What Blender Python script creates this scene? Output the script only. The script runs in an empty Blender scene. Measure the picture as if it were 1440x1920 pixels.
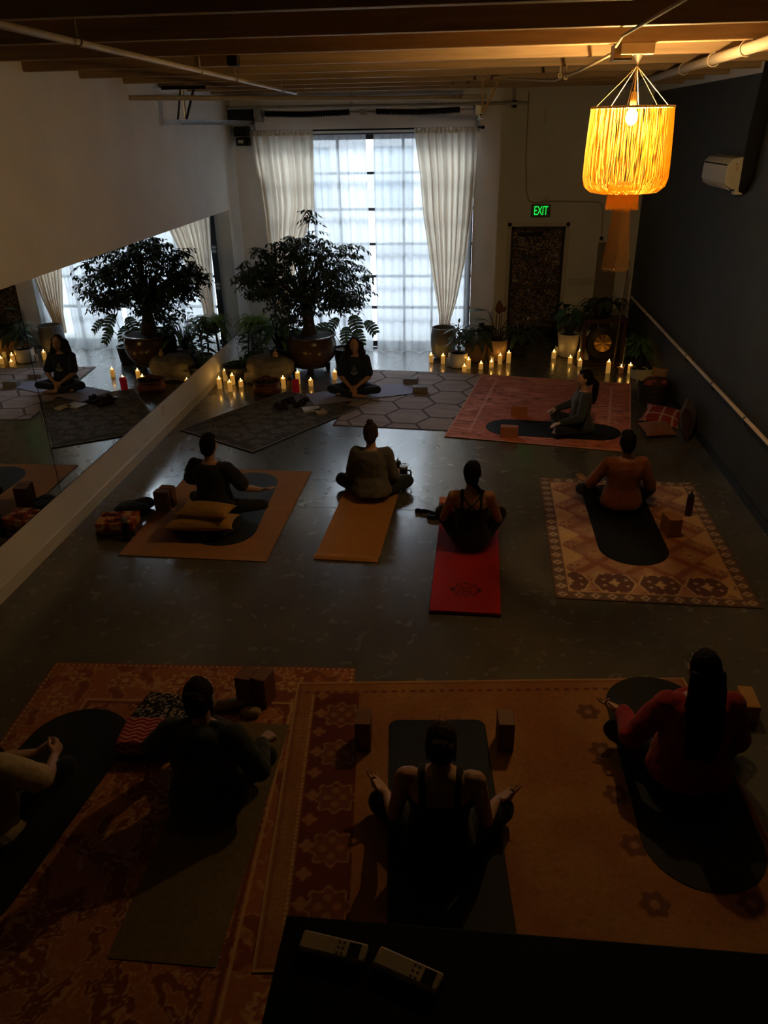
import bpy, bmesh, math, random
import numpy as np
from mathutils import Vector, Matrix, Euler, noise
scene = bpy.context.scene
COL = scene.collection
PI = math.pi
RNG = random.Random(7)
V3 = lambda *a: Vector(a)

# ------------------------------------------------------------------ mesh builder
class MB:
    def __init__(s): s.V = []; s.F = []; s.C = []
    def add(s, vs, fs, m=None):
        k = len(s.V)
        if m is not None: vs = [m @ Vector(v) for v in vs]
        s.V += [tuple(v) for v in vs]
        s.F += [tuple(i + k for i in f) for f in fs]
        return s
    def box(s, c, d, rot=None):
        x, y, z = d[0] / 2, d[1] / 2, d[2] / 2
        vs = [(-x, -y, -z), (x, -y, -z), (x, y, -z), (-x, y, -z), (-x, -y, z), (x, -y, z), (x, y, z), (-x, y, z)]
        fs = [(3, 2, 1, 0), (4, 5, 6, 7), (0, 1, 5, 4), (1, 2, 6, 5), (2, 3, 7, 6), (3, 0, 4, 7)]
        m = Matrix.Translation(c)
        if rot is not None: m = m @ Euler(rot).to_matrix().to_4x4()
        return s.add(vs, fs, m)
    def bb(s, x0, x1, y0, y1, z0, z1):
        return s.box(((x0 + x1) / 2, (y0 + y1) / 2, (z0 + z1) / 2), (x1 - x0, y1 - y0, z1 - z0))
    def tube(s, pts, r, n=8, caps=True, flat=None):
        pts = [Vector(p) for p in pts]
        N = len(pts)
        rs = [r] * N if isinstance(r, (int, float)) else list(r)
        tan = []
        for i in range(N):
            a, b = pts[max(0, i - 1)], pts[min(N - 1, i + 1)]
            t = b - a
            tan.append(t.normalized() if t.length > 1e-9 else Vector((0, 0, 1)))
        u = tan[0].orthogonal().normalized() if flat is None else (Vector(flat) - Vector(flat).dot(tan[0]) * tan[0]).normalized()
        vs = []; fs = []
        for i in range(N):
            u = (u - u.dot(tan[i]) * tan[i]).normalized()
            w = tan[i].cross(u)
            for k in range(n):
                a = 2 * PI * k / n
                if isinstance(rs[i], tuple): vs.append(pts[i] + u * (rs[i][0] * math.cos(a)) + w * (rs[i][1] * math.sin(a)))
                else: vs.append(pts[i] + (u * math.cos(a) + w * math.sin(a)) * rs[i])
        for i in range(N - 1):
            for k in range(n):
                fs.append((i * n + k, i * n + (k + 1) % n, (i + 1) * n + (k + 1) % n, (i + 1) * n + k))
        if caps:
            fs.append(tuple(range(n - 1, -1, -1))); fs.append(tuple((N - 1) * n + k for k in range(n)))
        return s.add(vs, fs)
    def cap(s, a, b, ra, rb, n=14):
        """tapered capsule"""
        a, b = Vector(a), Vector(b)
        d = b - a; L = d.length
        if L < 1e-6: return s.ell(a, (ra,) * 3)
        d /= L
        pts = []; rs = []
        for t in (0.05, .3, .6, .85): 
            pts.append(a - d * ra * math.cos(t * PI / 2)); rs.append(ra * math.sin(t * PI / 2))
        for t in (0, .25, .5, .75, 1): pts.append(a + d * L * t); rs.append(ra + (rb - ra) * t)
        for t in (.85, .6, .3, .05):
            pts.append(b + d * rb * math.cos(t * PI / 2)); rs.append(rb * math.sin(t * PI / 2))
        return s.tube(pts, rs, n)
    def ell(s, c, r, n=14, rot=None):
        vs = []; fs = []
        m = Matrix.Translation(c)
        if rot is not None: m = m @ (Euler(rot).to_matrix().to_4x4() if not isinstance(rot, Matrix) else rot.to_4x4())
        h = n // 2 + 1
        for i in range(1, h):
            t = PI * i / h
            for k in range(n):
                a = 2 * PI * k / n
                vs.append((r[0] * math.sin(t) * math.cos(a), r[1] * math.sin(t) * math.sin(a), r[2] * math.cos(t)))
        T = len(vs); vs += [(0, 0, r[2]), (0, 0, -r[2])]
        for i in range(h - 2):
            for k in range(n):
                fs.append((i * n + k, (i + 1) * n + k, (i + 1) * n + (k + 1) % n, i * n + (k + 1) % n))
        for k in range(n):
            fs.append((T, k, (k + 1) % n)); fs.append((T + 1, (h - 2) * n + (k + 1) % n, (h - 2) * n + k))
        return s.add(vs, fs, m)
    def lathe(s, prof, c=(0, 0, 0), n=32, rot=None, sq=None):
        vs = []; fs = []
        for (r, z) in prof:
            for k in range(n):
                a = 2 * PI * k / n
                vs.append((r * math.cos(a), r * math.sin(a), z))
        for i in range(len(prof) - 1):
            for k in range(n):
                fs.append((i * n + k, i * n + (k + 1) % n, (i + 1) * n + (k + 1) % n, (i + 1) * n + k))
        fs.append(tuple(range(n - 1, -1, -1))); fs.append(tuple((len(prof) - 1) * n + k for k in range(n)))
        m = Matrix.Translation(c)
        if rot is not None: m = m @ Euler(rot).to_matrix().to_4x4()
        return s.add(vs, fs, m)
    def extr(s, poly, z0, z1, m=None):
        n = len(poly)
        vs = [(x, y, z0) for x, y in poly] + [(x, y, z1) for x, y in poly]
        fs = [tuple(range(n - 1, -1, -1)), tuple(range(n, 2 * n))]
        fs += [(i, (i + 1) % n, n + (i + 1) % n, n + i) for i in range(n)]
        return s.add(vs, fs, m)
    def grid(s, f, nu, nv):
        vs = [f(i / nu, j / nv) for j in range(nv + 1) for i in range(nu + 1)]
        fs = [(j * (nu + 1) + i, j * (nu + 1) + i + 1, (j + 1) * (nu + 1) + i + 1, (j + 1) * (nu + 1) + i) for j in range(nv) for i in range(nu)]
        return s.add(vs, fs)
    def leaf(s, base, d, up, L, W, droop=.2, n=5, fold=.15, e=.8):
        base, d = Vector(base), Vector(d).normalized()
        side = d.cross(Vector(up))
        if side.length < 1e-3: side = d.orthogonal()
        side.normalize(); nrm = side.cross(d)
        vs = []; fs = []
        for i in range(n + 1):
            t = i / n
            w = W * .5 * max(.02, math.sin(PI * min(1, t ** e)) ** .85)
            p = base + d * (L * t) + Vector((0, 0, -droop * L * t * t))
            vs += [p - side * w + nrm * (w * fold), p, p + side * w + nrm * (w * fold)]
        for i in range(n):
            for k in (0, 1):
                a = i * 3 + k
                fs.append((a, a + 1, a + 4, a + 3))
        return s.add(vs, fs)
    def mesh(s, name='m'):
        me = bpy.data.meshes.new(name)
        me.from_pydata(s.V, [], s.F)
        me.update()
        return me
    def build(s, name, m, parent=None, smooth=True, bevel=0, seg=2, loc=None):
        me = s.mesh(name)
        return place(name, me, m, parent, smooth, bevel, seg, loc)

def place(name, me, m, parent=None, smooth=True, bevel=0, seg=2, loc=None):
    o = bpy.data.objects.new(name, me)
    COL.objects.link(o)
    me.materials.append(m)
    if smooth and len(me.polygons):
        me.polygons.foreach_set('use_smooth', [True] * len(me.polygons))
        if smooth != 'all':
            try: me.set_sharp_from_angle(angle=math.radians(38))
            except Exception: pass
    if bevel:
        b = o.modifiers.new('bevel', 'BEVEL'); b.width = bevel; b.segments = seg; b.limit_method = 'ANGLE'; b.angle_limit = .6
        b.harden_normals = False
    if parent is not None: o.parent = parent
    if loc is not None: o.location = loc
    return o

def thing(name, label, cat, loc=(0, 0, 0), rz=0, group=None):
    o = bpy.data.objects.new(name, None); COL.objects.link(o)
    o.empty_display_size = .1
    o.location = loc; o.rotation_euler = (0, 0, rz)
    return tag(o, label, cat, group)
def tag(o, label, cat, group=None):
    o['label'] = label; o['category'] = cat
    if group: o['group'] = group
    return o
def struct(name, mb, m, bevel=0, smooth=False, parent=None):
    o = mb.build(name, m, parent, smooth=smooth, bevel=bevel)
    if parent is None: o['kind'] = 'structure'
    return o

def remesh(mb, voxel, it=2, fold=0., fs=14., seed=0, gz=0., stretch=(1, 1, 1)):
    me = mb.mesh('tmp')
    o = bpy.data.objects.new('tmp', me); COL.objects.link(o)
    m = o.modifiers.new('r', 'REMESH'); m.mode = 'VOXEL'; m.voxel_size = voxel
    if it:
        q = o.modifiers.new('s', 'SMOOTH'); q.factor = .5; q.iterations = it
    bpy.context.view_layer.update()
    dg = bpy.context.evaluated_depsgraph_get()
    out = bpy.data.meshes.new_from_object(o.evaluated_get(dg))
    bpy.data.objects.remove(o); bpy.data.meshes.remove(me)
    if fold:
        n = len(out.vertices)
        nr = [v.normal.copy() for v in out.vertices]
        off = Vector((seed * 3.7, seed * 1.3, seed * 2.1))
        for v, nn in zip(out.vertices, nr):
            p = v.co
            q = Vector((p.x * stretch[0], p.y * stretch[1], p.z * stretch[2])) * fs + off
            a = noise.noise(q) + .5 * noise.noise(q * 2.1)
            v.co = p + nn * (fold * a)
    return out

# ------------------------------------------------------------------ materials
def mat(name, col, rough=.7, var=.18, scale=14, bump=0., bscale=None, metal=0., emit=None, estr=0., attr=False, spec=.35, trans=0., sheen=0., stretch=None, coat=0.):
    m = bpy.data.materials.new(name); m.use_nodes = True
    nt = m.node_tree; N = nt.nodes; L = nt.links
    b = N['Principled BSDF']
    b.inputs['Roughness'].default_value = rough
    b.inputs['Metallic'].default_value = metal
    b.inputs['Specular IOR Level'].default_value = spec
    if sheen: b.inputs['Sheen Weight'].default_value = sheen
    if coat: b.inputs['Coat Weight'].default_value = coat
    tc = N.new('ShaderNodeTexCoord'); src = tc.outputs['Object']
    if stretch:
        mp = N.new('ShaderNodeMapping'); mp.inputs['Scale'].default_value = stretch
        L.new(src, mp.inputs['Vector']); src = mp.outputs['Vector']
    nz = N.new('ShaderNodeTexNoise'); nz.inputs['Scale'].default_value = scale; nz.inputs['Detail'].default_value = 5
    L.new(src, nz.inputs['Vector'])
    mr = N.new('ShaderNodeMapRange'); mr.inputs['From Min'].default_value = .25; mr.inputs['From Max'].default_value = .75
    mr.inputs['To Min'].default_value = 1 - var; mr.inputs['To Max'].default_value = 1 + var
    L.new(nz.outputs['Fac'], mr.inputs['Value'])
    mul = N.new('ShaderNodeVectorMath'); mul.operation = 'SCALE'
    if attr:
        at = N.new('ShaderNodeAttribute'); at.attribute_name = 'pat'; L.new(at.outputs['Color'], mul.inputs[0])
    else: mul.inputs[0].default_value = col[:3]
    L.new(mr.outputs['Result'], mul.inputs['Scale'])
    L.new(mul.outputs['Vector'], b.inputs['Base Color'])
    if bump:
        n2 = N.new('ShaderNodeTexNoise'); n2.inputs['Scale'].default_value = bscale or scale * 4; n2.inputs['Detail'].default_value = 4
        L.new(src, n2.inputs['Vector'])
        bp = N.new('ShaderNodeBump'); bp.inputs['Strength'].default_value = bump; bp.inputs['Distance'].default_value = .01
        L.new(n2.outputs['Fac'], bp.inputs['Height']); L.new(bp.outputs['Normal'], b.inputs['Normal'])
    if emit is not None:
        b.inputs['Emission Color'].default_value = (*emit, 1); b.inputs['Emission Strength'].default_value = estr
    if trans:
        tr = N.new('ShaderNodeBsdfTranslucent'); L.new(mul.outputs['Vector'], tr.inputs['Color'])
        mx = N.new('ShaderNodeMixShader'); mx.inputs[0].default_value = trans
        L.new(b.outputs[0], mx.inputs[1]); L.new(tr.outputs[0], mx.inputs[2])
        L.new(mx.outputs[0], N['Material Output'].inputs['Surface'])
    return m

def raw(name, kind, **kw):
    m = bpy.data.materials.new(name); m.use_nodes = True
    nt = m.node_tree; nt.nodes.remove(nt.nodes['Principled BSDF'])
    return m, nt.nodes, nt.links

M = {}
M['wall'] = mat('white_wall_paint', (.84, .825, .81), .75, .05, 2.2, .15, 60)
M['wall_d'] = mat('charcoal_wall_paint', (.058, .065, .07), .65, .12, 3, .2, 60, spec=.3)
M['wall_f'] = mat('dark_front_wall_paint', (.05, .045, .04), .8)
M['deck'] = mat('ceiling_deck_wood', (.26, .17, .10), .75, .3, 4, stretch=(1, 8, 8))
M['beam'] = mat('beam_wood', (.40, .27, .15), .62, .25, 3, .25, 20, stretch=(.6, 9, 9))
M['trim'] = mat('white_trim_paint', (.72, .68, .62), .5, .04, 5)
M['black'] = mat('black_paint', (.012, .012, .013), .5, .2)
M['blackm'] = mat('black_metal', (.02, .02, .022), .4, .2, metal=.6)
M['steel'] = mat('galvanised_steel', (.42, .43, .44), .42, .2, 20, metal=.8)
M['pipe'] = mat('painted_pipe', (.45, .38, .30), .5, .1, 20)
M['white'] = mat('white_plastic', (.72, .69, .63), .4, .05)
M['cord'] = mat('cream_cord', (.62, .5, .33), .8, .1)
M['soil'] = mat('potting_soil', (.03, .022, .016), .95, .4, 40, .6)
M['cork'] = mat('cork', (.36, .17, .075), .8, .25, 60, .2)
M['skin'] = mat('skin', (.46, .27, .19), .5, .1, 30, .05)
M['skin2'] = mat('skin_deeper', (.36, .19, .12), .5, .1, 30, .05)
M['hair_b'] = mat('black_hair', (.008, .0065, .006), .7, .5, 60, .6, 90, stretch=(1, 1, .15), spec=.12)
M['hair_br'] = mat('brown_hair', (.026, .014, .009), .75, .5, 60, .6, 90, stretch=(1, 1, .15), spec=.1)
M['hair_gr'] = mat('ash_brown_hair', (.045, .03, .024), .75, .5, 60, .6, 90, stretch=(1, 1, .15), spec=.1)
def cloth(name, c, **k): return mat(name, c, .85, .18, 30, .25, 220, sheen=.15, **k)

# floor: polished concrete
def floor_mat():
    m = bpy.data.materials.new('polished_concrete'); m.use_nodes = True
    N = m.node_tree.nodes; L = m.node_tree.links; b = N['Principled BSDF']
    tc = N.new('ShaderNodeTexCoord')
    n1 = N.new('ShaderNodeTexNoise'); n1.inputs['Scale'].default_value = .55; n1.inputs['Detail'].default_value = 6; n1.inputs['Roughness'].default_value = .55
    n2 = N.new('ShaderNodeTexNoise'); n2.inputs['Scale'].default_value = 7; n2.inputs['Detail'].default_value = 6
    for n in (n1, n2): L.new(tc.outputs['Object'], n.inputs['Vector'])
    r = N.new('ShaderNodeValToRGB'); r.color_ramp.elements[0].position = .3; r.color_ramp.elements[1].position = .7
    r.color_ramp.elements[0].color = (.072, .067, .058, 1); r.color_ramp.elements[1].color = (.13, .12, .10, 1)
    L.new(n1.outputs['Fac'], r.inputs['Fac'])
    mr = N.new('ShaderNodeMapRange'); mr.inputs['To Min'].default_value = .95; mr.inputs['To Max'].default_value = 1.05
    L.new(n2.outputs['Fac'], mr.inputs['Value'])
    s = N.new('ShaderNodeVectorMath'); s.operation = 'SCALE'; L.new(r.outputs['Color'], s.inputs[0]); L.new(mr.outputs[0], s.inputs['Scale'])
    L.new(s.outputs[0], b.inputs['Base Color'])
    m2 = N.new('ShaderNodeMapRange'); m2.inputs['From Min'].default_value = .3; m2.inputs['From Max'].default_value = .7; m2.inputs['To Min'].default_value = .25; m2.inputs['To Max'].default_value = .28
    L.new(n2.outputs['Fac'], m2.inputs['Value']); L.new(m2.outputs[0], b.inputs['Roughness'])
    b.inputs['Specular IOR Level'].default_value = .75; b.inputs['Coat Weight'].default_value = .6; b.inputs['Coat Roughness'].default_value = .17
    return m
M['floor'] = floor_mat()

def thin(name, col, transp, transl, refl_rough=None):
    """thin cloth: transparent + translucent + diffuse"""
    m, N, L = raw(name, 0)
    tc = N.new('ShaderNodeTexCoord'); nz = N.new('ShaderNodeTexNoise'); nz.inputs['Scale'].default_value = 180
    L.new(tc.outputs['Object'], nz.inputs['Vector'])
    mr = N.new('ShaderNodeMapRange'); mr.inputs['To Min'].default_value = .85; mr.inputs['To Max'].default_value = 1.1; L.new(nz.outputs['Fac'], mr.inputs['Value'])
    sc = N.new('ShaderNodeVectorMath'); sc.operation = 'SCALE'; sc.inputs[0].default_value = col; L.new(mr.outputs[0], sc.inputs['Scale'])
    d = N.new('ShaderNodeBsdfDiffuse'); t = N.new('ShaderNodeBsdfTranslucent'); x = N.new('ShaderNodeBsdfTransparent')
    L.new(sc.outputs[0], d.inputs['Color']); L.new(sc.outputs[0], t.inputs['Color'])
    a = N.new('ShaderNodeMixShader'); a.inputs[0].default_value = transl; L.new(d.outputs[0], a.inputs[1]); L.new(t.outputs[0], a.inputs[2])
    c = N.new('ShaderNodeMixShader'); c.inputs[0].default_value = transp; L.new(a.outputs[0], c.inputs[1]); L.new(x.outputs[0], c.inputs[2])
    L.new(c.outputs[0], N['Material Output'].inputs['Surface'])
    return m
M['sheer'] = thin('white_sheer_voile', (.70, .73, .755), .22, .70)
M['drape'] = thin('cream_linen_drape', (.88, .76, .60), .03, .72)
M['fringe'] = thin('lamplit_cotton_fringe', (.86, .60, .15), .0, .55)  # cream cotton strands; the bulb's yellow light is put into this colour
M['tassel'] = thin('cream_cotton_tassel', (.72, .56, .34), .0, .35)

def glass_mat():
    m, N, L = raw('window_glass', 0)
    g = N.new('ShaderNodeBsdfGlossy'); g.inputs['Roughness'].default_value = .02
    t = N.new('ShaderNodeBsdfTransparent'); t.inputs['Color'].default_value = (.93, .96, .97, 1)
    f = N.new('ShaderNodeFresnel'); f.inputs['IOR'].default_value = 1.45
    x = N.new('ShaderNodeMixShader'); L.new(f.outputs[0], x.inputs[0]); L.new(t.outputs[0], x.inputs[1]); L.new(g.outputs[0], x.inputs[2])
    L.new(x.outputs[0], N['Material Output'].inputs['Surface'])
    return m
M['glass'] = glass_mat()
def mirror_mat():
    m, N, L = raw('mirror_glass', 0)
    g = N.new('ShaderNodeBsdfGlossy'); g.inputs['Roughness'].default_value = .0; g.inputs['Color'].default_value = (.86, .88, .87, 1)
    L.new(g.outputs[0], N['Material Output'].inputs['Surface'])
    return m
M['mirror'] = mirror_mat()
def emis(name, col, s):
    m, N, L = raw(name, 0)
    e = N.new('ShaderNodeEmission'); e.inputs['Color'].default_value = (*col, 1); e.inputs['Strength'].default_value = s
    L.new(e.outputs[0], N['Material Output'].inputs['Surface'])
    return m

# ------------------------------------------------------------------ pattern helpers (woven / printed colour patterns of the things themselves)
def hsh(x, y, s=0):
    v = np.sin(x * 127.1 + y * 311.7 + s * 74.7) * 43758.5453
    return v - np.floor(v)
def vn(x, y, s=0):
    xi, yi = np.floor(x), np.floor(y); fx, fy = x - xi, y - yi
    fx = fx * fx * (3 - 2 * fx); fy = fy * fy * (3 - 2 * fy)
    a = hsh(xi, yi, s); b = hsh(xi + 1, yi, s); c = hsh(xi, yi + 1, s); d = hsh(xi + 1, yi + 1, s)
    return (a * (1 - fx) + b * fx) * (1 - fy) + (c * (1 - fx) + d * fx) * fy
def fbm(x, y, s=0): return (vn(x, y, s) + .5 * vn(x * 2.03, y * 2.03, s + 1) + .25 * vn(x * 4.1, y * 4.1, s + 2)) / 1.75
def ss(x, a, b):
    t = np.clip((x - a) / (b - a), 0, 1); return t * t * (3 - 2 * t)
def lerp(A, B, t): return A + (np.asarray(B) - A) * t[..., None]
def base(u, c): return np.ones(u.shape + (3,)) * np.asarray(c)

def pat_sheet(name, W, H, th, fn, res, m, parent=None, hfn=None, outline=None):
    """flat sheet W x H (origin at its centre) with a top grid coloured by fn(u,v) and closed sides"""
    nx, ny = max(2, int(W / res)), max(2, int(H / res))
    u, v = np.meshgrid(np.linspace(0, W, nx + 1), np.linspace(0, H, ny + 1))
    col = fn(u, v) if fn else None
    z = np.full(u.shape, th) if hfn is None else th + hfn(u, v)
    top = np.stack([u - W / 2, v - H / 2, z], -1).reshape(-1, 3)
    nvt = len(top)
    idx = np.arange(nvt).reshape(ny + 1, nx + 1)
    q = np.stack([idx[:-1, :-1], idx[:-1, 1:], idx[1:, 1:], idx[1:, :-1]], -1).reshape(-1, 4)
    ring = np.concatenate([idx[0, :], idx[1:, -1], idx[-1, -2::-1], idx[-2:0:-1, 0]])
    bot = top[ring].copy(); 
    bot[:, 2] = 0 if hfn is None else bot[:, 2] - th
    R = len(ring); bi = np.arange(R) + nvt
    side = np.stack([bi, np.roll(bi, -1), np.roll(ring, -1), ring], -1)
    faces = [tuple(int(i) for i in f) for f in q] + [tuple(int(i) for i in f) for f in side]
    if hfn is None: faces.append(tuple(int(i) for i in bi[::-1]))
    me = bpy.data.meshes.new(name)
    me.from_pydata([tuple(p) for p in np.concatenate([top, bot])], [], faces); me.update()
    if col is not None:
        a = me.color_attributes.new('pat', 'FLOAT_COLOR', 'POINT')
        c = np.concatenate([col.reshape(-1, 3), col.reshape(-1, 3)[ring] * .9])
        c4 = np.concatenate([np.clip(c, 0, 1), np.ones((len(c), 1))], 1)
        a.data.foreach_set('color', c4.astype(np.float32).ravel())
    o = bpy.data.objects.new(name, me); COL.objects.link(o); me.materials.append(m)
    me.polygons.foreach_set('use_smooth', [True] * len(me.polygons))
    try: me.set_sharp_from_angle(angle=math.radians(40))
    except Exception: pass
    if parent: o.parent = parent
    return o
M['rug'] = mat('woven_rug', (1, 1, 1), .95, .14, 35, .35, 260, attr=True, spec=.15, sheen=.1)
M['print'] = mat('printed_pattern', (1, 1, 1), .7, .1, 30, .1, 200, attr=True, spec=.2)
SKY = 3.3
# ================================================================== THE ROOM
XL, XR, YF, YW, YD, ZD, ZS = -4.0, 3.06, -2.5, 14.3, 15.2, 4.48, 4.2
OX0, OX1, OZ = -3.5, .08, 3.62                      # window opening
struct('floor', MB().bb(XL - .2, XR + .2, YF - .2, YD + .2, -.1, 0), M['floor'])
sm = MB()                                           # saw-cut control joints in the slab
for y in (7.5,): sm.bb(XL, XR, y - .004, y + .004, 0, .0012)
struct('trim_1', sm, mat('floor_joint', (.16, .145, .12), .6))
struct('ceiling', MB().bb(XL - .2, XR + .2, YF - .2, YD + .2, ZD, ZD + .1), M['deck'])
struct('wall_left', MB().bb(XL - .2, XL, YF - .2, YW + .2, 0, ZD), M['wall'])
struct('wall_right', MB().bb(XR, XR + .2, YF - .2, YD + .2, 0, 4.15), M['wall_d'])
struct('wall_right_upper', MB().bb(XR, XR + .2, YF - .2, YD + .2, 4.15, ZD), M['wall'])
struct('wall_front', MB().bb(XL - .2, XR + .2, YF - .2, YF, 0, ZD), M['wall_f'])
w = MB().bb(XL - .2, OX0, YW, YW + .25, 0, ZD).bb(OX1, .5, YW, YD + .2, 0, ZD).bb(OX0, OX1, YW, YW + .25, OZ, ZD)
struct('wall_back', w, M['wall'])
DX0, DX1, DZ = .8, 1.77, 2.03
w = MB().bb(.5, DX0, YD, YD + .2, 0, ZD).bb(DX1, XR, YD, YD + .2, 0, ZD).bb(DX0, DX1, YD, YD + .2, DZ, ZD).bb(DX0, DX1, YD + .12, YD + .2, 0, DZ)
struct('wall_back_right', w, M['wall'])
struct('baseboard_left', MB().add([(XL, YF, 0), (XL + .016, YF, 0), (XL + .016, YF, .125), (XL + .004, YF, .14), (XL, YF, .14), (XL, YW, 0), (XL + .016, YW, 0), (XL + .016, YW, .125), (XL + .004, YW, .14), (XL, YW, .14)],
    [(0, 1, 6, 5), (1, 2, 7, 6), (2, 3, 8, 7), (3, 4, 9, 8), (4, 3, 2, 1, 0), (5, 6, 7, 8, 9)]), M['trim'])
struct('baseboard_right', MB().bb(XR - .014, XR, YF, YD, 0, .11), mat('dark_baseboard', (.02, .024, .027), .5), bevel=.004)
struct('baseboard_back', MB().bb(DX1 + .1, XR, YD - .014, YD, 0, .11).bb(.5, DX0 - .1, YD - .014, YD, 0, .11), M['trim'], bevel=.004)
struct('trim_2', MB().bb(DX1 + .12, 2.36, YD - .008, YD, .98, 1.11).bb(DX1 + .12, 2.36, YD - .02, YD, 1.09, 1.11), M['trim'])
k = 0
for i in range(-5, 6):                               # exposed ceiling joists
    y = 7.66 + 1.13 * i
    b = MB().bb(XL, XR, y - .045, y + .045, ZS, ZD)
    o = b.build('ceiling_beam', M['beam'], None, smooth=False, bevel=.006)
    o['kind'] = 'structure'
struct('trim_3', MB().bb(XL, .5, YW - .04, YW, ZS - .02, ZD), M['wall'])

# ---- glazed sectional door behind the curtains (reads as the window)
win = thing('window_1', '', ''); del win['label']; del win['category']; win['kind'] = 'structure'
fr = MB(); y0, y1 = YW + .1, YW + .15
for z, h in ((.06, .1), (.73, .05), (1.285, .045), (1.84, .045), (2.42, .045), (3.0, .045), (3.57, .1)): fr.bb(OX0, OX1, y0, y1, z - h / 2, z + h / 2)
for x in (OX0 + .05, -2.68, -2.24, -1.12, -.62, OX1 - .05): fr.bb(x - .022, x + .022, y0 - .004, y1 + .004, 0, OZ)
fr.build('window_frame', mat('dark_grey_frame', (.05, .052, .055), .5), win, smooth=False)
MB().bb(OX0, OX1, YW + .122, YW + .128, .05, 3.6).build('glass', M['glass'], win, smooth=False)
# ---- street beyond
tag(MB().bb(-30, 30, 15.6, 40, -.35, -.25).build('street', mat('asphalt', (.085, .085, .09), .9), None, smooth=False), 'pale grey street outside the window', 'street')['kind'] = 'structure'
bd = thing('building', 'pale building across the street, glimpsed between the sheer curtains', 'building', (-3, 30, 0))
MB().bb(-22, 18, 0, 4, -.25, 9.5).build('wall', mat('pale_stucco', (.2, .205, .21), .9), bd, smooth=False)
for i in range(9):
    MB().bb(-12.6 + i * 3, -11 + i * 3, -.05, 0, 1.0, 3.1).build('window', mat('dark_pane', (.1, .12, .14), .2) if i == 0 else bpy.data.materials['dark_pane'], bd, smooth=False)

# ---- mirrors on the left wall
for i, (a, b, lab) in enumerate(((1.0, 6.72, 'wall mirror panel nearest the camera, cut off at the photo edge'), (6.728, 13.6, 'long wall mirror panel reflecting the potted tree and seated teacher'))):
    t = thing('mirror', lab, 'mirror', (XL, 0, 0))
    MB().bb(.001, .006, a, b, .47, 2.5).build('glass', M['mirror'], t, smooth=False)
    e = MB().bb(.0, .008, a, b, .462, .47)
    e.bb(.0, .0075, a, a + .003, .47, 2.5)
    e.build('edge', M['blackm'], t, smooth=False)
t = thing('power_outlet', 'white power outlet on the low white wall under the mirror', 'outlet', (XL, 9.63, .34))
MB().bb(0, .007, -.036, .036, -.058, .058).build('cover_plate', M['white'], t, bevel=.003)
MB().bb(.006, .009, -.017, .017, .008, .036).bb(.006, .009, -.017, .017, -.036, -.008).build('socket', M['trim'], t, bevel=.002)

# ---- fabric emblems, curtains
def drape(name, label, xl, xr, ztop, zbot, y, nf, amp, m, parent=None, nu=150, nv=60, puddle=0, ampz=None, seed=0, head=.0):
    r = random.Random(seed); ph = [r.uniform(0, 6.3) for _ in range(4)]
    def f(s, t):
        z = ztop + (zbot - ztop) * t
        a, b = xl(z), xr(z)
        A = amp * (ampz(z) if ampz else 1)
        p = 2 * PI * nf * s
        yy = y + A * (math.sin(p + .5 * math.sin(p * .37 + ph[0])) + .35 * math.sin(p * .5 + ph[1] + t * 2.0) + .25 * math.sin(2.3 * p + ph[2] + t))
        if puddle and z < .35:
            q = (.35 - z) / .35
            yy -= puddle * q * q * (1 + .5 * math.sin(p * .5 + ph[3]))
            if t > .999: z = .006
        x = a + (b - a) * s + .012 * math.sin(p * 1.0 + ph[1]) * (1 if .01 < s < .99 else 0)
        return (x, yy, z)
    mb = MB().grid(f, nu, nv)
    return mb
def lin(z, pts):
    for (z0, x0), (z1, x1) in zip(pts, pts[1:]):
        if z >= z1 or (z1, x1) == pts[-1]:
            t = (z - z0) / (z1 - z0); return x0 + (x1 - x0) * max(0, min(1.15, t))
def curtain(name, label, cat, mb, m, hm, heading):
    t = thing(name, label, cat, (0, 0, 0))
    mb.build('panel', m, t, smooth='all')
    if heading is not None: heading.build('heading', hm, t, smooth='all')
    return t
RL = [(3.66, -.91), (2.96, -.81), (2.38, -.76), (1.51, -.62), (.68, -.47), (.3, -.46)]
RR = [(3.66, .12), (2.95, .1), (2.37, .06), (1.59, -.03), (.96, -.15), (.58, -.26), (.3, -.27)]
LL = [(3.66, -3.64), (2.99, -3.57), (2.14, -3.5), (1.2, -3.42), (.3, -3.4)]
LR = [(3.66, -2.57), (2.5, -2.62), (1.9, -2.85), (1.2, -3.1), (.8, -3.2), (.3, -3.2)]
am = lambda z: .75 + .5 * min(1, max(0, (3.6 - z)))
def headg(xl, xr, y, seed): return drape('h', '', lambda z: xl, lambda z: xr, 3.68, 3.6, y - .01, 16, .028, None, nu=160, nv=3, seed=seed)
curtain('curtain', 'cream drape on the right of the window, pulled in behind the grey planter', 'curtain', drape('c', '', lambda z: lin(z, RL), lambda z: lin(z, RR), 3.64, .3, 14.02, 8, .035, None, ampz=am, seed=1), M['drape'], M['drape'], headg(-.91, .12, 14.02, 1))
curtain('curtain', 'cream drape on the left of the window, behind the large potted tree', 'curtain', drape('c', '', lambda z: lin(z, LL), lambda z: lin(z, LR), 3.64, .3, 14.02, 8, .035, None, ampz=am, seed=2), M['drape'], M['drape'], headg(-3.64, -2.57, 14.02, 2))
curtain('sheer_curtain', 'white sheer panel left of the narrow gap, behind the potted tree', 'curtain', drape('c', '', lambda z: -3.42, lambda z: -1.72 + .05 * max(0, (3.6 - z) / 3.6), 3.6, .004, 14.14, 11, .02, None, nu=190, puddle=.07, seed=3), M['sheer'], M['sheer'], None)
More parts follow.
